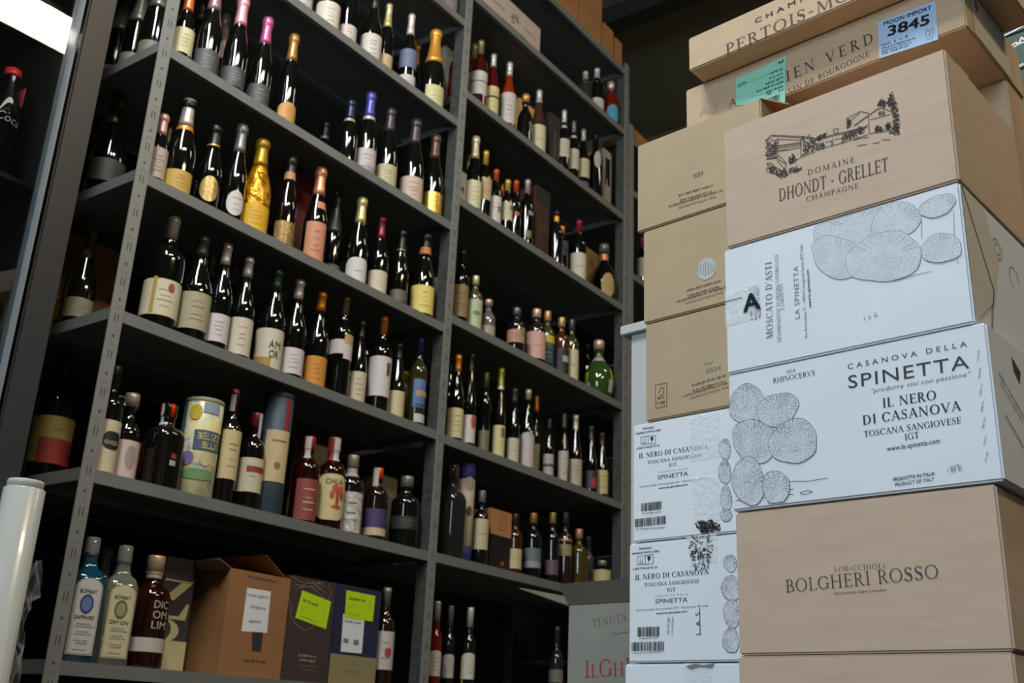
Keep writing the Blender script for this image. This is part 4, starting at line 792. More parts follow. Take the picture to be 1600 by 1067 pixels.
for i, (s, z) in enumerate((('DIC', .52), ('OM', .43), ('LIM', .34))): wrap_text(inf['ob'], s, inf['R'], inf['H'] * z, inf['H'] * .07, inf['ca'], 24, 44, paper((190, 180, 160)))
bottle('L6', 606, 918, 33, 986, 1046, 'bord', (30, 20, 12), (150, 146, 138), (190, 184, 178), 'bourbon bottle with white label and red seal', d=.05, extra=[('red_seal', .30, .40, (170, 60, 60), 20, 40, 'oval')], prints=3)
# ---- labels that single each one out
names = {'L': 'left bay', 'R': 'right bay', 'N': 'lower unit'}
for row, lst in ROWS.items():
    lst.sort(key=lambda t: t[0])
    base = 0
    for i, (x, ob, desc, cat) in enumerate(lst):
        sh = ORD[int(row[1])]
        tag(ob, '%s, %s from left, %s %s shelf' % (desc, ORD[i], names[row[0]], sh), cat, 'goods on the %s shelf of the %s' % (sh, names[row[0]]))
# ================================================================== the cartons on the right
YB = 0.1175958
TT = Vector((math.sin(YB), math.cos(YB), 0)); NN = Vector((-math.cos(YB), math.sin(YB), 0))
PA = Vector((-0.20912579, -1.7665213, 1.27979444))
def carton(desc, off, ptl, pbl, width, dep, m, bottom=None, top=None, name='carton', cat='carton', bevel=.0025, sag=0.0):
    """a carton whose front face lies `off` behind the front plane of the stack; ptl / pbl: its left upper and lower corners"""
    p0 = PA - NN * off
    a = on_plane(ptl[0], ptl[1], p0, NN); b = on_plane(pbl[0], pbl[1], p0, NN)
    zt = top if top is not None else a.z; zb = bottom if bottom is not None else b.z
    o = Vector((a.x + b.x, a.y + b.y, 0)) / 2; o.z = zb
    ex = -TT; pm = Matrix(((ex.x, -NN.x, 0, o.x), (ex.y, -NN.y, 0, o.y), (0, 0, 1, o.z), (0, 0, 0, 1)))
    ob = empty(name, o, math.atan2(ex.y, ex.x)); H = zt - zb
    bm = bmesh.new(); add_box(bm, 0, width, 0, dep, 0, H)
    bmesh.ops.bevel(bm, geom=bm.edges[:], offset=bevel, segments=3, affect='EDGES')
    me = bpy.data.meshes.new('carton_body'); bm.to_mesh(me); bm.free()
    link('carton_body', me, m, ob)
    tag(ob, desc, cat, 'wine cartons stacked on the right')
    F = Face(o, ex, NN, ob, pm)
    Fs = Face(o + ex * width, -NN, ex, ob, pm)           # right-hand side, u runs away from the camera
    return ob, F, Fs, H, zt
# ---- stack A (nearest)
zA0 = 1.104; zA1 = 1.283; zA2 = 1.472; zA3 = 1.659; zA4 = 1.851
obs = []
z = 0.0
for k in range(6):                                       # the lower boxes of the nearest stack, below the picture
    h = zA0 / 6
    o, F, Fs, H, zt = carton(['plain brown carton on floor under the nearest stack', 'plain brown carton second from floor in nearest stack', 'plain brown carton third from floor in nearest stack', 'plain brown carton fourth from floor in nearest stack', 'plain brown carton fifth from floor in nearest stack', 'brown carton cut by lower edge at right, lowest of nearest stack seen'][k],
        0.0, (1153, 1031), (1153, 1031), .328, .26, kraft2 if k % 2 else kraft, bottom=z + .0005, top=z + h)
    z += h
o, F, Fs, H, zt = carton('brown carton with one serif title, under the white cartons of nearest stack', 0.0, (1150, 814), (1153, 1029), .328, .26, kraft2, bottom=zA0 + .001, top=zA1 - .001)
F.text('LeMaCCHIOLe', (1304, 893), (1384, 888), 8, ink_brown, weight=.7, track=.16)
F.text('BOLGHERI ROSSO', (1228, 926), (1468, 903), 20, ink_brown, weight=.68, track=.05)
F.text('Denominazione Origine Controllata', (1304, 929), (1385, 923), 4, ink_brown, 'sans')
o, F, Fs, H, zt = carton('white carton with dark engraving and large centred lettering, nearest stack', 0.0, (1138, 590), (1143, 805), .342, .27, white_card, bottom=zA1 + .002, top=zA2 - .001)
A2 = (o, F, Fs, H)
F.text('CASANOVA DELLA', (1325, 577), (1511, 541), 8.4, ink, 'sans', space=1.6)
F.text('SPINETTA', (1326, 607), (1515, 575), 21, ink, 'sans', bold=.0, space=1.12)
F.text('"produrre vini con passione"', (1362, 614), (1517, 587), 7, ink_grey, 'sans', shear=.25, space=1.1)
F.text('IL NERO', (1379, 637), (1464, 624), 14.5, ink, weight=1.15, track=.05)
F.text('DI CASANOVA', (1348, 664), (1502, 641), 14.5, ink, weight=1.15, track=.05)
F.text('TOSCANA SANGIOVESE', (1350, 683), (1503, 661), 9.5, ink, weight=1.1, track=.02)
F.text('IGT', (1414, 688), (1437, 684), 10, ink, weight=1.1, track=.04)
F.text('www.la-spinetta.com', (1386, 705), (1469, 692), 8, ink, 'sans', bold=.005)
F.text('PRODOTTO IN ITALIA', (1396, 752), (1461, 742), 5.5, ink, 'sans', bold=.015); F.text('PRODUCT OF ITALY', (1399, 760), (1460, 751), 5.5, ink, 'sans', bold=.01)
F.text('1515', (1229, 583), (1243, 581), 5, ink, 'sans', shear=.2); F.text('RHINOCERVS', (1208, 599), (1274, 586), 8, ink, weight=.9, track=.02)
for i in range(7): F.scrib((1529 + i * 2, 565 + i * 26), (1531 + i * 2.4, 548 + i * 26), 3, ink_pale, seed=i + 3)
F.scrib((1481, 738), (1504, 734), 6, ink_pale); F.scrib((1484, 732), (1502, 728), 4, ink_pale)
# side prints of the spinetta carton
Fs.scrib((1560, 585), (1600, 655), 5, ink_grey); Fs.scrib((1562, 598), (1597, 660), 4, ink_grey); Fs.scrib((1570, 650), (1599, 702), 5, ink_grey)
Fs.put('red_brown_emblem', [[tuple(Fs.uv(1580, 557)), tuple(Fs.uv(1594, 582)), tuple(Fs.uv(1593, 600)), tuple(Fs.uv(1583, 578))]], paper((90, 50, 46)), .0005)
# generic engraving that stands in for the picture: a cairn of stippled stones
stipple = bpy.data.materials.new('engraving_stipple'); stipple.use_nodes = True
nt = stipple.node_tree; b_ = nt.nodes['Principled BSDF']; b_.inputs['Roughness'].default_value = .7
tc = nt.nodes.new('ShaderNodeTexCoord'); vo = nt.nodes.new('ShaderNodeTexVoronoi'); vo.inputs['Scale'].default_value = 700; nz = nt.nodes.new('ShaderNodeTexNoise'); nz.inputs['Scale'].default_value = 45
rp = nt.nodes.new('ShaderNodeValToRGB'); mx = nt.nodes.new('ShaderNodeMath'); mx.operation = 'MULTIPLY_ADD'; mx.inputs[1].default_value = .55; mx.inputs[2].default_value = 0
ad = nt.nodes.new('ShaderNodeMath'); ad.operation = 'ADD'
nt.links.new(tc.outputs['Object'], vo.inputs['Vector']); nt.links.new(tc.outputs['Object'], nz.inputs['Vector']); nt.links.new(nz.outputs['Fac'], mx.inputs[0]); nt.links.new(mx.outputs[0], ad.inputs[0]); nt.links.new(vo.outputs['Distance'], ad.inputs[1])
nt.links.new(ad.outputs[0], rp.inputs[0]); rp.color_ramp.elements[0].position = .38; rp.color_ramp.elements[1].position = .92
rp.color_ramp.elements[0].color = (*lin((112, 114, 120)), 1); rp.color_ramp.elements[1].color = (*lin((206, 209, 214)), 1)
nt.links.new(rp.outputs[0], b_.inputs['Base Color'])
def stones(F, lst, seed, m_line=None, ground=None, clip=None, fill=None):
    rnd = random.Random(seed); fills = []; outl = []; hat = []
    lo = 0
    for (cx, cy, rx, ry, rot) in lst:
        pts = []; ph = [rnd.uniform(0, 6.28) for _ in range(3)]
        for i in range(30):
            a = 2 * math.pi * i / 30; k = 1 + .06 * math.sin(2 * a + ph[0]) + .05 * math.sin(3 * a + ph[1]) + .02 * math.sin(7 * a + ph[2])
            x, y = rx * k * math.cos(a), ry * k * math.sin(a); c, s = math.cos(rot), math.sin(rot)
            q = F.uv(cx + x * c - y * s, cy + x * s + y * c)
            if clip: q = Vector((min(max(q.x, clip[0]), clip[1]), min(max(q.y, clip[2]), clip[3])))
            pts.append(tuple(q))
        lift = .0004 + lo * .00012; lo += 1
        F.put('printed_engraving', [pts], fill or stipple, lift)
        F.lines('engraved_outline', [pts + pts[:1]], .0006, m_line or ink, lift + .00004, uvs=True)
        cu = Vector((sum(p[0] for p in pts) / 30, sum(p[1] for p in pts) / 30)); hl = []
        for k in range(16):
            a = rnd.uniform(-2.2, .3); r0 = rnd.uniform(.55, .8); e = Vector(pts[int((a % 6.28) / 6.28 * 30) % 30]) - cu
            hl.append([tuple(cu + e * r0), tuple(cu + e * rnd.uniform(.9, .97))])
        F.lines('engraved_hatching', hl, .0005, m_line or ink, lift + .00004, uvs=True)
    if ground: F.lines('engraved_ground', ground, .0007, m_line or ink, .0006)
stones(F, [(1168, 632, 27, 33, .2), (1215, 640, 34, 25, -.2), (1180, 690, 36, 34, .1), (1240, 690, 40, 33, -.15), (1170, 752, 25, 38, 0), (1213, 762, 22, 26, .1)], 4,
       ground=[[(1190, 762), (1230, 752), (1262, 752), (1293, 747)], [(1225, 766), (1240, 764)], [(1250, 770), (1262, 766), (1270, 768), (1258, 773), (1250, 770)], [(1150, 782), (1190, 778), (1240, 772)]], clip=(.001, .33, .004, .18))
o, F, Fs, H, zt = carton('white carton with sideways lettering and pale engraving under estate-drawing carton', 0.0, (1131, 388), (1136, 583), .331, .27, white_card, bottom=zA2 + .001, top=zA3 - .001)
F.text("MOSCATO D'ASTI", (1208, 528), (1206, 408), 11, ink_grey, weight=1.0, track=.10)
F.text('DENOMINAZIONE DI ORIGINE CONTROLLATA', (1221, 534), (1216, 397), 6, ink_grey, weight=.9, track=.06); F.text('E GARANTITA', (1226, 483), (1223, 443), 6, ink_grey, weight=.9, track=.06)
F.text('LA SPINETTA', (1250, 497), (1247, 415), 8, ink_grey, 'sans', space=1.2); F.text('Via Annunziata 17 - 14054 Castagnole Lanze (AT) Italy', (1262, 528), (1254, 382), 5, ink_grey, 'sans'); F.text('www.la-spinetta.com', (1268, 480), (1264, 421), 5, ink_grey, 'sans', bold=.01)
F.text('6 BOTTIGLIE', (1177, 500), (1174, 449), 5, ink_grey, 'sans'); F.text('PRODOTTO IN ITALIA', (1184, 499), (1180, 446), 5, ink_grey, 'sans'); F.text('PRODUCT OF ITALY', (1190, 496), (1186, 448), 5, ink_grey, 'sans')
F.quad('tape', [(1134, 510), (1170, 501), (1184, 440), (1133, 457)], tape_m, .0008)
F.text('A', (1163, 488), (1188, 481), 27, ink, 'sans', bold=.03, lift=.0012); F.lines('printed_text', [[(1133, 472), (1160, 465)]], .0016, ink_grey, .0012)
ink_soft = mat('print_ink_soft', (128, 130, 136), .7)
stipple_pale = stipple.copy(); stipple_pale.node_tree.nodes[rp.name].color_ramp.elements[0].color = (*lin((158, 162, 168)), 1)
stones(F, [(1330, 358, 62, 34, -.25), (1400, 345, 40, 28, -.2), (1310, 402, 46, 30, .35), (1382, 402, 58, 40, -.3), (1465, 322, 30, 16, -.3), (1472, 388, 34, 22, -.3)], 9, m_line=ink_soft,
       ground=[[(1395, 440), (1430, 430), (1455, 424)], [(1490, 330), (1492, 390), (1497, 412)], [(1440, 345), (1440, 372)]], clip=(.002, .325, .004, H - .003), fill=stipple_pale)
F.scrib((1350, 500), (1372, 494), 8, mat('print_ink_faint', (184, 188, 194), .7))
# side flaps of the moscato carton
Fs.put('side_flap', [[(.002, .002), (.075, .05), (.11, .12), (.075, H - .004), (.002, H - .003)]], mat('beige_white_card', (196, 190, 178), .7), .0012)
Fs.lines('flap_gap', [[(.004, H - .004), (.078, H * .36), (.052, .003)]], .0026, ink_brown, .0016, uvs=True)
Fs.lines('printed_emblem', [[(.115 + .016 * math.cos(a / 3), H * .74 + .014 * math.sin(a / 3)) for a in range(20)], [(.115 + .009 * math.cos(a / 3), H * .74 + .008 * math.sin(a / 3)) for a in range(20)], [(.17 + .018 * math.cos(a / 3), H * .62 + .016 * math.sin(a / 3)) for a in range(14)]], .0014, ink_grey, uvs=True)
o, F, Fs, H, zt = carton('brown carton with estate drawing, topmost of nearest stack', 0.0, (1132, 203), (1133, 388), .327, .26, kraft2, bottom=zA3 + .001, top=zA4)
A4 = (o, F, Fs, H)
F.text('DOMAINE', (1262, 274), (1336, 253), 8.5, ink_brown, weight=.9, track=.22)
F.text('DHONDT - GRELLET', (1217, 315), (1389, 266), 19.5, ink_brown, weight=.95, track=.03)
F.text('CHAMPAGNE', (1260, 315), (1342, 293), 7.6, ink_brown, weight=.9, track=.14)
# the estate drawing
def cr(x, y): return (1130 + x / 4.447, 120 + y / 4.447)
L = []
L += [[cr(*p) for p in q] for q in [
  [(300, 440), (335, 405), (560, 415), (545, 440), (385, 435), (380, 560), (300, 570)], [(335, 412), (555, 424)], [(385, 485), (545, 462)], [(385, 497), (545, 474)], [(390, 510), (450, 505)], [(385, 520), (540, 490)], [(540, 430), (540, 560)], [(385, 545), (440, 600)], [(375, 580), (425, 640)],
  [(300, 575), (370, 565), (440, 610), (400, 690)], [(310, 600), (330, 660)], [(330, 590), (350, 680)], [(305, 630), (400, 700)], [(340, 600), (390, 690)], [(460, 610), (540, 560), (640, 520)],
  [(640, 440), (830, 395), (1000, 350)], [(640, 510), (830, 460), (1010, 400)], [(650, 460), (650, 505)], [(695, 450), (700, 495)], [(760, 430), (765, 480)], [(830, 400), (835, 460)],
  [(860, 360), (860, 290), (955, 240), (1015, 255)], [(860, 290), (885, 300), (865, 350)], [(905, 345), (1075, 225), (1110, 220), (1165, 240), (1185, 280)], [(915, 335), (1085, 215)], [(1010, 270), (1015, 395)], [(880, 310), (950, 250)],
  [(1080, 245), (1120, 240), (1122, 265), (1085, 270), (1080, 245)], [(1085, 252), (1118, 256)], [(1085, 260), (1118, 248)], [(960, 380), (1005, 330)], [(905, 440), (960, 425), (1010, 420)], [(930, 480), (1000, 470)], [(1040, 465), (1090, 455)], [(1100, 440), (1160, 436)], [(765, 365), (800, 360), (795, 390), (770, 392), (765, 365)],
]]
rnd = random.Random(3)
def scribble(poly, n, ln=14):
    xs = [p[0] for p in poly]; ys = [p[1] for p in poly]; out = []
    def inside(x, y):
        c = False
        for (x0, y0), (x1, y1) in zip(poly, poly[1:] + poly[:1]):
            if (y0 > y) != (y1 > y) and x < (x1 - x0) * (y - y0) / (y1 - y0) + x0: c = not c
        return c
    while len(out) < n:
        x, y = rnd.uniform(min(xs), max(xs)), rnd.uniform(min(ys), max(ys))
        if inside(x, y):
            a = rnd.uniform(0, 6.28); out.append([cr(x, y), cr(x + ln * .5 * math.cos(a), y + ln * .5 * math.sin(a)), cr(x + ln * math.cos(a + .9), y + ln * math.sin(a + .9))])
    return out
for poly, n in (([(1135, 190), (1170, 100), (1195, 180), (1222, 300), (1222, 380), (1180, 380), (1185, 260), (1165, 220)], 120), ([(1078, 200), (1100, 160), (1130, 175), (1120, 210)], 34), ([(300, 415), (380, 425), (380, 540), (300, 560)], 46), ([(545, 420), (590, 400), (640, 430), (640, 500), (560, 545)], 54), ([(645, 430), (720, 390), (720, 410), (660, 445)], 26),
                ([(455, 560), (490, 530), (510, 580), (470, 610)], 26), ([(1055, 370), (1075, 340), (1110, 370), (1080, 385)], 26), ([(1120, 360), (1150, 315), (1172, 350), (1150, 370)], 26), ([(360, 660), (540, 620), (540, 650), (400, 705)], 50), ([(835, 405), (960, 345), (985, 385), (840, 440)], 60), ([(650, 480), (700, 470), (700, 495), (650, 505)], 12), ([(860, 300), (885, 300), (880, 350), (862, 350)], 16), ([(305, 600), (390, 640), (400, 690), (310, 660)], 26), ([(1160, 385), (1225, 375), (1220, 405), (1170, 400)], 14)):
    L += scribble(poly, int(n * 1.9))
for k in range(9): L.append([cr(305, 470 + k * 12), cr(375, 478 + k * 11)])
L += [[cr(*p) for p in q] for q in [[(385, 478), (545, 455)], [(640, 432), (830, 388), (1000, 343)], [(645, 470), (690, 460), (690, 498)], [(710, 455), (755, 445), (755, 485)], [(775, 435), (825, 425), (825, 465)], [(1020, 300), (1160, 262)], [(1020, 396), (1180, 370)], [(560, 470), (575, 450), (590, 465), (590, 520)], [(600, 460), (615, 445), (625, 460), (625, 510)]]]
F.lines('estate_drawing', L, .0010, ink_brown)
Fs.quad('tape', [(.035, .0), (.075, .0), (.080, H), (.04, H)], tape_b, .0006, uvs=True)
# ---- stack B (behind, towards the shelves)
OB = 0.145
bz = []
def zB(px, py): return on_plane(px, py, PA - NN * OB, NN).z
z6 = zB(983, 1034); z5 = zB(982, 847); z4 = zB(988, 662); z3 = zB(1006, 505); z2 = zB(1004, 360); z1 = zB(995, 228)
def casanova(ds, ptl, pbl, bot, top, off, full=True):
    o, F, Fs, H, zt = carton(ds, off, ptl, pbl, .262, .34, white_card, bottom=bot, top=top)
    return o, F, H
z = 0.0
for k in range(5):
    h = z6 / 6
    carton(['white carton on floor of the second stack', 'white carton second from floor of second stack', 'white carton third from floor of second stack', 'white carton fourth from floor of second stack', 'white carton fifth from floor of second stack'][k], OB, (977, 1040), (977, 1040), .262, .30, white_card, bottom=z + .0005, top=z + h); z += h
o, F, H = casanova('white carton peeping in at the lower edge, torn tape', (976, 1040), (976, 1067), z + .0005, z6 - .003, OB)
F.quad('tape', [(1069, 1067), (1112, 1067), (1114, 1036), (1070, 1036)], tape_m, .0008)
F.put('torn_label', [[tuple(F.uv(*p)) for p in ((1072, 1041), (1086, 1037), (1100, 1039), (1118, 1036), (1112, 1044), (1094, 1042), (1080, 1046))]], ink_grey, .001)
for idx, (ds, ptl, pbl, bot, top, dy, dx) in enumerate((
    ('white carton with black smudge at top centre, second stack', (982, 847), (983, 1034), z6 - .001, z5 - .003, 185, -7),
    ('white carton with shiny tape directly under brown cartons, second stack', (988, 662), (990, 844), z5 - .001, z4 - .003, 0, 0))):
    o, F, H = casanova(ds, ptl, pbl, bot, top, OB)
    def q(x, y, dy=dy, dx=dx, idx=idx):
        if idx == 1: return (970 + x / 4.85, 630 + y / 4.85)
        return (970 + x / 4.32, 820 + y / 4.32)
    if idx == 1:
        rows = [('FRAGILE', (168, 200), (252, 188), 14, 'b'), ('HANDLE WITH CARE', (115, 238), (303, 208), 14, 'b'), ('6 BOTTIGLIE 75 CL', (122, 350), (297, 324), 14, 'b'), ('IL NERO DI CASANOVA', (138, 418), (660, 345), 36, 's'), ('TOSCANA SANGIOVESE', (202, 462), (622, 402), 25, 's'), ('IGT', (364, 480), (424, 474), 25, 's'),
                ('CASANOVA DELLA', (280, 530), (512, 496), 9, 'l'), ('SPINETTA', (280, 577), (512, 546), 32, 'l'), ('Via Provinciale Terricciolese 2/A - Terricciola (PI) Italy', (140, 641), (660, 572), 14, 'l'), ('www.la-spinetta.com', (286, 651), (508, 620), 14, 'b')]
        bc = [((155, 822), (310, 740), 30), ((108, 940), (347, 850), 30)]; ic = (152, 248, 265, 312)
        tp = [[(523, 105), (745, 63), (748, 400), (530, 440)], [(543, 560), (745, 550), (750, 890), (548, 905)]]
        sm = [(568, 905), (600, 885), (700, 885), (735, 910), (762, 950), (720, 968), (660, 985), (600, 975), (578, 950)]
        st = [(790, 350, 40, 80, 0), (790, 520, 42, 90, 0), (800, 720, 42, 90, 0), (800, 850, 40, 44, 0)]
    else:
        rows = [('FRAGILE', (125, 168), (208, 160), 13, 'b'), ('HANDLE WITH CARE', (78, 200), (260, 182), 13, 'b'), ('6 BOTTIGLIE 75 CL', (84, 304), (250, 290), 13, 'b'), ('IL NERO DI CASANOVA', (98, 372), (594, 332), 34, 's'), ('TOSCANA SANGIOVESE', (160, 417), (532, 390), 24, 's'), ('IGT', (314, 450), (370, 446), 25, 's'),
                ('CASANOVA DELLA', (233, 486), (455, 470), 9, 'l'), ('SPINETTA', (234, 530), (452, 518), 30, 'l'), ('Via Provinciale Terricciolese 2/A - Terricciola (PI) Italy', (102, 583), (592, 550), 12, 'l'), ('www.la-spinetta.com', (240, 603), (448, 588), 12, 'b')]
        bc = [((115, 755), (262, 685), 30), ((72, 852), (297, 786), 30)]; ic = (113, 205, 219, 270)
        tp = [[(440, 80), (650, 55), (650, 250), (470, 280)]]
        sm = [(480, 70), (620, 50), (625, 130), (615, 230), (590, 290), (540, 295), (490, 290), (470, 210), (465, 140)]
        st = [(740, 260, 48, 60, 0), (745, 430, 70, 90, 0), (750, 600, 60, 100, 0), (745, 780, 62, 86, 0)]
        F.lines('printed_text', [[q(537, 740), q(533, 560)]], .0012); F.text('L A S', q(540, 740), q(534, 590), 9, ink, 'sans', space=1.3)
        F.scrib(q(330, 730), q(335, 625), 6, ink_pale); F.scrib(q(355, 735), q(360, 620), 5, ink_pale)
    for s_, a, b, c, fnt in rows:
        kk = 4.85 if idx == 1 else 4.32
        F.text(s_, q(*a), q(*b), c / kk, ink, 'serif' if fnt == 's' else 'sans', weight=1.1, track=.03, bold=.02 if fnt == 'b' else 0.0, space=1.5 if s_.startswith('CASANOVA D') else 1.0)
    for i, (a, b, n) in enumerate(bc): F.bars('bar_code', q(*a), q(*b), n, ink, seed=idx * 5 + i); F.scrib(q(a[0] + 10, a[1] + 20), q(b[0] - 6, a[1] + 6), 2.4, ink_grey)
    x0, y0, x1, y1 = ic
    F.lines('handling_symbol', [[q(x0, y0 + 8), q(x1, y0 - 6), q(x1, y1 - 8), q(x0, y1), q(x0, y0 + 8)], [q((x0 + x1) / 2, y0), q((x0 + x1) / 2, y1 - 4)], [q(x0 + 18, y0 + 18), q(x0 + 18, y1 - 14)], [q(x0 + 34, y0 + 16), q(x0 + 34, y1 - 16)], [q(x0 + 10, y1 - 10), q(x0 + 42, y1 - 14)], [q(x1 - 30, y0 + 30), q(x1 - 30, y1 - 14)]], .0007)
    F.put('handling_symbol', [[tuple(F.uv(*q(x1 - 40, y0 + 8))), tuple(F.uv(*q(x1 - 16, y0 + 4))), tuple(F.uv(*q(x1 - 20, y0 + 32))), tuple(F.uv(*q(x1 - 36, y0 + 34)))]], ink, .0005)
    for t in tp: F.quad('tape', [q(*p) for p in reversed(t)], tape_m, .0009)
    rs = random.Random(idx + 40); pl = [q(*p) for p in sm]; sl_ = []
    xs, ys = [p[0] for p in pl], [p[1] for p in pl]; cx_, cy_ = sum(xs) / len(xs), sum(ys) / len(ys)
    for k in range(230):
        i = rs.randrange(len(pl)); p1, p2 = pl[i], pl[(i + 1) % len(pl)]; t1 = rs.random(); t2 = rs.random() ** .6
        x_, y_ = cx_ + (p1[0] + (p2[0] - p1[0]) * t1 - cx_) * t2, cy_ + (p1[1] + (p2[1] - p1[1]) * t1 - cy_) * t2; an = rs.uniform(-.6, .9) + (1.57 if k % 3 == 0 else 0); l_ = rs.uniform(1.5, 4)
        sl_.append([(x_, y_), (x_ + l_ * math.cos(an), y_ + l_ * math.sin(an))])
    F.lines('black_smudge', sl_, .0016 if idx else .0012, mat('smudged_ink', (52, 52, 56), .5), .0011)['kind'] = 'stuff'
    stones(F, [(q(a, b)[0], q(a, b)[1], c / 4.6, d / 4.6, e) for a, b, c, d, e in st], 20 + idx, clip=(.0, .262, .006, H - .004))
for idx, (ds, ptl, pbl, bot, top, ty) in enumerate((('brown carton with recycling mark on the white cartons', (1006, 505), (1011, 655), z4 - .001, z3 - .003, 592), ('brown carton with round silver sticker in second stack', (1004, 360), (1006, 503), z3 - .001, z2 - .003, 448), ('open brown carton dated 2024, topmost of second stack', (995, 228), (996, 359), z2 - .001, z1, 303))):
    wd = (.262, .262, .245)[idx]
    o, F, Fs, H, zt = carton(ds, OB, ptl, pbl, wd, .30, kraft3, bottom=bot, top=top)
    if idx == 0:
        base = (1074, 604)
        F.lines('recycling_mark', [[(1024, 602), (1042, 598), (1042, 634), (1025, 638), (1024, 602)], [(1029, 614), (1034, 604), (1038, 608), (1036, 612)], [(1031, 616), (1034, 618), (1038, 612)]], .0009, ink_brown); F.scrib((1028, 624), (1038, 622), 4, ink_brown); F.scrib((1027, 632), (1039, 630), 5, ink_brown)
        F.text('2024', (1103, 583), (1127, 577), 7, ink_grey, 'sans'); F.scrib((1100, 570), (1116, 566), 8, paper((176, 168, 150)))
    elif idx == 1:
        base = (1066, 456)
        disc = [tuple(F.uv(1104 + 15 * math.cos(a), 420 + 17 * math.sin(a) - 3 * math.cos(a))) for a in [2 * math.pi * i / 24 for i in range(24)]]
        F.put('round_silver_sticker', [disc], mat('silver_sticker', (205, 205, 205), .2, metal=.3), .0006)
        F.lines('sticker_stripes', [[(1091 + 4 * i, 409 - abs(i - 3) * -2.2), (1091 + 4 * i, 432 - abs(i - 3) * 2.2)] for i in range(7)], .0009, ink_grey, .001)
    else:
        base = (1054, 307)
        F.text('2024', (1083, 279), (1099, 273), 7, ink_brown, 'sans')
    bx, by_ = base
    for k, (dx, w_, dyy) in enumerate(((7, 54, 0), (9, 50, 8), (-8, 84, 17), (5, 60, 20))):
        if k == 3: F.text('CONTIENE 6 BOTTIGLIE DA 750 ML', (bx + dx, by_ + dyy), (bx + dx + w_, by_ + dyy - w_ * .30), 3.4, ink_brown, 'sans')
        else: F.scrib((bx + dx, by_ + dyy), (bx + dx + w_, by_ + dyy - w_ * .30), 3.4, ink_brown)
    if idx == 2:
        o3 = o
        # raised closing flap along the right end and a low flap at the left
        link('flap', pydata('flap', [(wd, .0, H), (wd, .29, H), (wd + .05, .29, H - .03), (wd + .05, .0, H - .03), (wd - .002, 0, H), (wd - .002, .29, H), (wd + .048, .29, H - .032), (wd + .048, 0, H - .032)], [(0, 3, 2, 1), (4, 5, 6, 7), (0, 4, 7, 3), (1, 2, 6, 5), (3, 7, 6, 2)]), kraft_in, o)
        link('flap', pydata('flap', [(0, .01, H), (0, .29, H), (-.0, .29, H + .03), (.0, .06, H + .03), (.002, .01, H), (.002, .29, H), (.002, .29, H + .03), (.002, .06, H + .03)], [(0, 1, 2, 3), (7, 6, 5, 4), (0, 3, 7, 4), (3, 2, 6, 7), (1, 5, 6, 2)]), kraft3, o)
# ---- the flat cartons on top
OC = 0.20
p5 = PA - NN * OC
zc5 = z1 + .032
a5 = on_plane(1072, 168, p5, NN)
o, F, Fs, H, zt = carton('flat brown carton with green and blue stickers', OC, (1072, 168), (1072, 197), .492, .25, kraft, bottom=on_plane(1493, 47, p5, NN).z, top=on_plane(1360, 21, p5, NN).z, name='flat_carton')
z5b = on_plane(1493, 47, p5, NN).z
F.text('IEN VERD', (1229, 128), (1366, 66), 16.5, ink_brown, weight=.9, track=.30)
F.text('VIN DE BOURGOGNE', (1232, 147), (1360, 87), 8, ink_brown, weight=.9, track=.08)
F.text('A', (1139, 168), (1151, 163), 11, ink_brown, weight=.9)
F.lines('pencil_mark', [[(1093, 184), (1100, 168), (1105, 178)], [(1095, 179), (1103, 174)], [(1109, 177), (1110, 171)], [(1117, 174), (1121, 160)], [(1113, 178), (1118, 173)]], .0006, ink_grey)
gs = F.quad('green_delivery_label', [(1150, 165), (1227, 160), (1228, 88), (1150, 124)], mat('mint_label', (138, 206, 180), .5), .0008)
F.text('PI', (1224, 93), (1217, 96), 5, ink, 'sans', bold=.02, lift=.0012); F.text('GATE', (1166, 127), (1153, 133), 5, ink, 'sans', bold=.01, lift=.0012)
for i, (a, b) in enumerate((((1223, 106), (1203, 114)), ((1223, 113), (1201, 122)), ((1224, 119), (1195, 131)), ((1224, 126), (1180, 143)), ((1224, 133), (1198, 143)), ((1224, 138), (1217, 141)), ((1206, 143), (1198, 147)))): F.scrib(a, b, 4, ink, .0012)
F.bars('bar_code', (1197, 165), (1219, 147), 12, ink, .0012, seed=8); F.lines('label_line', [[(1168, 130), (1222, 107)], [(1170, 152), (1198, 146)]], .0004, ink_grey, .0012)
F.quad('blue_label_foot', [(1203, 172), (1227, 164), (1227, 156), (1203, 164)], paper((66, 76, 100)), .0007)
F.quad('blue_import_label', [(1374, 92), (1466, 62), (1462, 2), (1372, 35)], mat('pale_blue_label', (160, 188, 218), .5), .0008)
F.text('MOON IMPORT', (1381, 41), (1456, 15), 6.5, ink, 'sans', bold=.016, lift=.0012); F.text('3845', (1388, 57), (1452, 38), 16, ink, 'sans', bold=.022, lift=.0012)
F.text('COLLO', (1377, 73), (1392, 68), 3, ink, 'sans', lift=.0012, bold=.01); F.text('2', (1397, 67), (1400, 66), 4, ink, 'sans', lift=.0012, bold=.02); F.text('DI', (1405, 63), (1410, 62), 3, ink, 'sans', lift=.0012); F.text('3', (1415, 60), (1418, 59), 4, ink, 'sans', lift=.0012, bold=.02)
for i in range(3): F.scrib((1378, 78 + 4.2 * i), (1432 - 6 * i, 61 + 6 * i), 3, ink, .0012)
F.lines('shield_emblem', [[(1446, 48), (1460, 43), (1460, 52), (1456, 60), (1450, 62), (1447, 56), (1446, 48)], [(1449, 50), (1457, 47), (1457, 53), (1450, 56)], [(1453, 49), (1453, 58)]], .0006, ink, .0012)
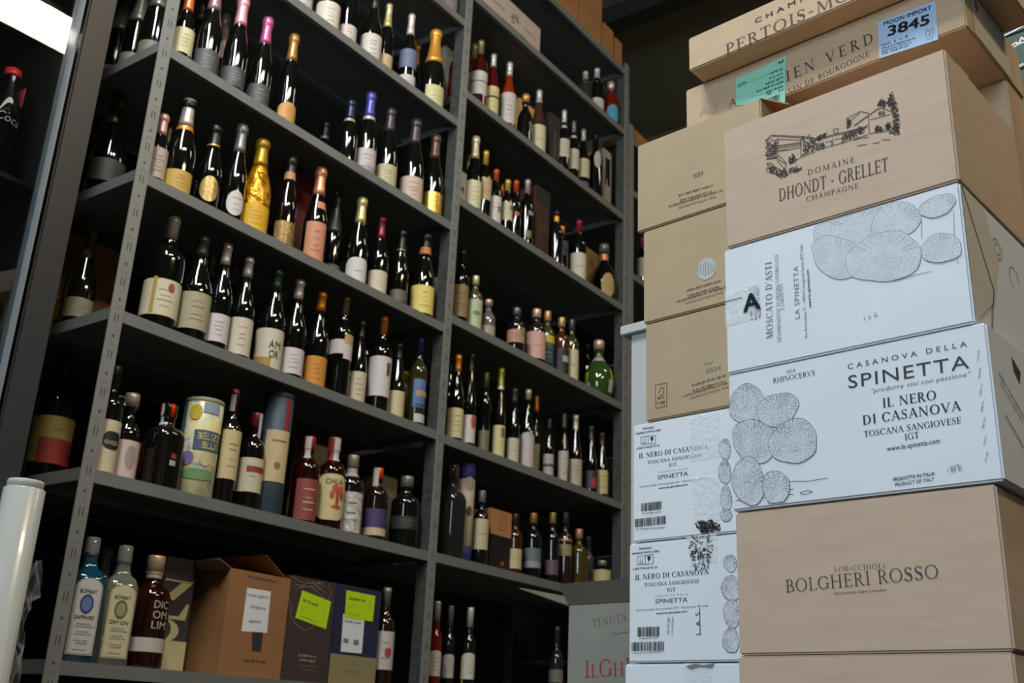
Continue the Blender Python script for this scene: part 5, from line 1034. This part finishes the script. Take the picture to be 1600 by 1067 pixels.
Fs.quad('white_side_label', [(.03, .0), (.19, .0), (.19, .115), (.03, H - .008)], mat('cream_white_label', (190, 184, 170), .6), .0008, uvs=True) if H > .115 else Fs.quad('white_side_label', [(.03, .004), (.19, .004), (.19, H - .006), (.03, H - .006)], mat('cream_white_label', (190, 184, 170), .6), .0008, uvs=True)
Fs.put('red_mark', [[(.05 + .008 * math.cos(a), H * .72 + .012 * math.sin(a)) for a in [i * .6283 for i in range(10)]]], paper((190, 80, 80)), .0014)
OD = 0.155
p6 = PA - NN * OD
o, F, Fs, H6, zt = carton('flat brown carton without stickers lying topmost of all', OD, (1075, 60), (1077, 136), .50, .23, kraft, bottom=max(z5b + (on_plane(1360, 21, p5, NN).z - z5b) + .001, 0), top=None, name='flat_carton')
F.text('CHAMPAGNE', (1180, 37), (1330, -34), 7.5, ink_brown, 'sans', space=1.6, bold=.008)
F.text('PERTOIS-MORIZET', (1134, 87), (1432, -50), 17, ink_brown, weight=.85, track=.10)
# ---- stack C, behind the nearest one: carries the flat cartons on the right
c0 = on_plane(1300, 112, PA - NN * .42, NN)
z = 0.0
zz = [0.0, .30, .60, .90, 1.20, 1.50, 1.77, z5b - .001]
for k in range(7):
    o, F, Fs, H, zt = carton(['brown carton on floor of the rear stack', 'brown carton second from floor of rear stack', 'brown carton third from floor of rear stack', 'brown carton fourth from floor of rear stack', 'brown carton fifth from floor of rear stack', 'brown carton sixth from floor of rear stack', 'taped brown carton carrying the flat cartons at right'][k],
        OC + .17, (1345, 300), (1345, 300), (on_plane(1577, 160, PA - NN * (OC + .17), NN) - on_plane(1345, 300, PA - NN * (OC + .17), NN)).dot(-TT), .30, kraft, bottom=zz[k] + .0005, top=zz[k + 1])
    if k == 6: Fs.quad('tape', [(.10, 0), (.15, 0), (.15, H), (.10, H)], tape_b, .0006, uvs=True)
# ---- the tall grey-white carton and the pale stand in the corner behind
OE = 0.95
pE = PA - NN * OE
zt = on_plane(888, 945, pE, NN).z
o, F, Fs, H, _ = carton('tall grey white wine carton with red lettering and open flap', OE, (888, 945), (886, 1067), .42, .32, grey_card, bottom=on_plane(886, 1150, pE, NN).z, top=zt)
F.text('TENUTA DI', (926, 980), (1000, 966), 12, mat('gold_grey_print', (100, 88, 66), .6), weight=.8); F.text('IlGhIZZANO', (913, 1059), (1100, 1050), 27, mat('red_print', (150, 44, 48), .6), weight=.8, track=.02)
F.lines('gold_swash', [[(955, 986), (962, 991), (975, 988), (985, 987)]], .0016, mat('gold_grey_print', (146, 132, 108)))
pts = [on_plane(812, 918, pE + NN * .0, NN), on_plane(888, 945, pE, NN)]
fx = F.uv(812, 918)
link('flap', pydata('flap', [(0, 0, H), (0, .31, H), (fx.x, .31, fx.y), (fx.x, .0, fx.y), (0, 0, H - .003), (0, .31, H - .003), (fx.x, .31, fx.y - .003), (fx.x, .0, fx.y - .003)], [(0, 1, 2, 3), (7, 6, 5, 4), (0, 3, 7, 4), (1, 5, 6, 2), (3, 2, 6, 7)]), mat('flap_card_dimmed', (98, 94, 80), .7), o)  # flap card darkened, the dimmer light on it is put into the colour
link('flap', pydata('flap', [(0, 0, H), (.42, 0, H), (.42, -.02, H + .055), (-.02, -.02, H + .05), (0, .003, H), (.42, .003, H), (.42, -.017, H + .055), (-.02, -.017, H + .05)], [(0, 1, 2, 3), (7, 6, 5, 4), (3, 2, 6, 7), (0, 3, 7, 4), (1, 5, 6, 2)]), mat('flap_card_dimmed', (98, 94, 80), .7), o)
zlow = on_plane(886, 1150, pE, NN).z
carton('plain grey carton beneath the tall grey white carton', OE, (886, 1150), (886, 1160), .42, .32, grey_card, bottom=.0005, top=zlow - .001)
st = empty('display_stand'); OF = 0.60
pF = PA - NN * OF
a = on_plane(986, 560, pF, NN); zc = on_plane(975, 512, pF, NN).z
ex = -TT; st.location = (a.x, a.y, 0); st.rotation_euler = (0, 0, math.atan2(ex.y, ex.x))
stand_m = mat('pale_grey_lacquer', (172, 176, 172), .5)
link('panel', boxes_mesh('panel', [(0, .20, 0, .16, 0, zc - .018)], .002), stand_m, st); link('top_cap', boxes_mesh('top_cap', [(-.022, .22, -.012, .17, zc - .022, zc)], .002), stand_m, st)
tag(st, 'pale grey display stand with overhanging top behind brown cartons', 'display stand')
# green cartons far right
gm_ = mat('green_carton', (24, 54, 44), .6, noise=.08); z = 0.0
pG = PA - NN * .95
gz = [0, .4, .8, 1.2, 1.6, on_plane(1560, 250, pG, NN).z, on_plane(1560, 120, pG, NN).z, on_plane(1560, 62, pG, NN).z, on_plane(1560, -40, pG, NN).z]
for k in range(8):
    o, F, Fs, H, _ = carton(['green carton on floor at far right', 'green carton second from floor at far right', 'green carton third from floor at far right', 'green carton fourth from floor at far right', 'green carton fifth from floor at far right', 'green carton with small white lettering at right edge', 'green carton with white flourish at right edge', 'green carton with pale rims in upper right corner'][k], .95, (1545, 100), (1545, 100), .44, .3, gm_, bottom=gz[k] + .001, top=gz[k + 1] - .001)
    if k == 7: F.lines('white_rim', [[(1556, 5), (1600, -14)], [(1558, 62), (1600, 40)]], .003, white_m); F.put('white_spot', [[tuple(F.uv(1553 + 4 * math.cos(t), 18 + 6 * math.sin(t))) for t in [i * .6283 for i in range(10)]], [tuple(F.uv(1563 + 4 * math.cos(t), 37 + 6 * math.sin(t))) for t in [i * .6283 for i in range(10)]]], white_m, .0006)
    if k == 6: F.lines('white_flourish', [[(1580, 72), (1588, 66), (1592, 70), (1596, 58), (1600, 62)], [(1584, 74), (1592, 68), (1600, 66)]], .003, white_m)
    if k == 5: F.scrib((1589, 108), (1606, 98), 5, white_m)
# ================================================================== glass-door fridge at the left
FY = -0.80
fr_x1 = -0.632; fr_x0 = -1.45; fr_top = 2.72; fd = 0.74  # unseen height and depth enlarged to block window light from the shelf ends
black_m = mat('fridge_black', (34, 36, 40), .45, noise=.05); black_in = mat('fridge_inside', (9, 10, 12), .7)
fr = empty('display_fridge', (fr_x0, FY, 0)); tag(fr, 'black glass-door display fridge with lit tube inside', 'fridge')
W_ = fr_x1 - fr_x0; pw = .05
link('cabinet', boxes_mesh('cabinet', [(0, .025, .05, fd, 0, fr_top), (W_ - .025, W_, .05, fd, 0, fr_top), (0, W_, fd - .03, fd, 0, fr_top), (0, W_, .05, fd, fr_top - .08, fr_top), (0, W_, .05, fd, 0, .15)]), black_in, fr)
df = link('door_frame', boxes_mesh('door_frame', [(W_ - pw, W_, 0, .05, .12, fr_top), (0, pw, 0, .05, .12, fr_top), (pw, W_ - pw, 0, .05, fr_top - .06, fr_top), (pw, W_ - pw, 0, .05, .12, .2)], .003), black_m, fr)
link('door_seal', boxes_mesh('door_seal', [(W_ - pw - .012, W_ - pw - .008, -.001, .03, .2, fr_top - .06), (pw + .008, pw + .012, -.001, .03, .2, fr_top - .06)]), mat('door_seal_grey', (120, 122, 122), .4), df)
gp = mat('fridge_glass', (245, 248, 250), .0, trans=1.0)
link('glass_pane', boxes_mesh('glass_pane', [(pw, W_ - pw, .012, .018, .2, fr_top - .06)]), gp, fr)
zs_f = [on_Y(20, 330, FY + .2).z, on_Y(20, 330, FY + .2).z - .36, on_Y(20, 330, FY + .2).z + .35]
for z in zs_f: link('inner_shelf', boxes_mesh('inner_shelf', [(.03, W_ - .03, .08, fd - .04, z - .008, z)]), mat('inner_shelf_dark', (26, 28, 32), .5), fr)
p0 = on_Y(133, 72, FY + .05)
link('led_tube', lathe('led_tube', [(.009, 0), (.012, .004), (.012, .60), (.009, .604)], 16), mat('led_light', (255, 252, 240), .5, emit=7.0), fr)
t = [c for c in fr.children if c.name.startswith('led_tube')][0]; t.location = (p0.x - fr_x0 - .004, .05, p0.z); t.rotation_euler = (0, -math.pi / 2, 0)
link('tube_holder', boxes_mesh('tube_holder', [(p0.x - fr_x0 - .61, p0.x - fr_x0, .055, .075, p0.z + .012, p0.z + .022)]), black_m, fr)
# soft drink bottles inside
def cola(px, py, yd, desc, tagged):
    P = on_Y(px, py, FY + yd); z0 = zs_f[0]; H = P.z - z0; k = H / .245
    ob = empty('cola_bottle', (P.x, FY + yd, z0)); tag(ob, desc, 'bottle', 'soft drinks in the fridge')
    pr = [(.026, 0), (.03, .004), (.031, .03), (.027, .075), (.028, .10), (.0315, .135), (.030, .155), (.022, .185), (.0145, .21), (.013, .235), (.013, .245)]
    link('glass', lathe('glass', [(r * k, z * k) for r, z in pr], 24), glass((16, 13, 12)), ob)
    link('cap', lathe('cap', [(.0155 * k, .232 * k), (.016 * k, .236 * k), (.0145 * k, .247 * k), (.010 * k, .249 * k)], 20), mat('red_cap', (196, 34, 40), .4), ob)
    ca = math.atan2(CAM.y - FY - yd, CAM.x - P.x)
    if tagged:
        polys, tw = sans_polys('Coca', 0.0, .35); v = []; f = []; a0 = ca - .35
        for p in polys:
            q = len(v)
            for x, y in p: a = a0 + 1.35 * x / tw; v.append((.0322 * k * math.cos(a), .0322 * k * math.sin(a), (.128 + .018 * y - .006 * x / tw) * k))
            f.append(tuple(range(q, q + len(p))))
        link('printed_text', pydata('printed_text', v, f), paper((200, 200, 200)), ob)
        link('price_tag', boxes_mesh('price_tag', [(.018 * k, .020 * k, -.020, -.004, .172 * k, .212 * k)]), paper((190, 60, 66)), ob)
cola(20, 113, .16, 'cola bottle with red cap and red tag in the fridge', True)
cola(-50, 96, .16, 'cola bottle at the left edge inside the fridge', False)
# ================================================================== film roll and crumpled film
P = on_Y(41, 752, -.98); zr = P.z; dist = proj(P)[2]; R = 31 * dist / FPX
ro = empty('film_roll', (P.x, -.98, 0)); tag(ro, 'tall white roll of stretch film standing at the left edge', 'film roll')
link('film', lathe('film', [(R - .001, 0), (R, .001), (R, zr - .012), (R - .001, zr - .011)], 36), mat('stretch_film_white', (160, 161, 154), .22, noise=.03, scale=4, coat=.4), ro)
link('core', lathe('core', [(R * .87, zr - .012), (R * .87, zr - .001), (R * .85, zr)], 36), mat('core_white', (170, 170, 164), .5), ro)
v = []; f = []; nx, nz_ = 8, 46; rnd = random.Random(7)
for j in range(nz_ + 1):
    zz_ = .55 + (zr - .10 - .55) * j / nz_
    wv = .016 + .010 * math.sin(j * .9) * rnd.random() + .008 * rnd.random() + (0.012 if j < 14 else 0)
    for i in range(nx + 1):
        t_ = i / nx; v.append((R * .9 + wv * t_ + rnd.uniform(-.004, .004), .004 + rnd.uniform(-.012, .012), zz_ + rnd.uniform(-.008, .008)))
for j in range(nz_):
    for i in range(nx): q = j * (nx + 1) + i; f.append((q, q + 1, q + nx + 2, q + nx + 1))
link('loose_film', pydata('loose_film', v, f), mat('crumpled_clear_film', (200, 205, 205), .08, alpha=.16, coat=1.0), ro)
print('objects', len(bpy.data.objects), 'tris', sum(len(p.vertices) - 2 for me in bpy.data.meshes for p in me.polygons))
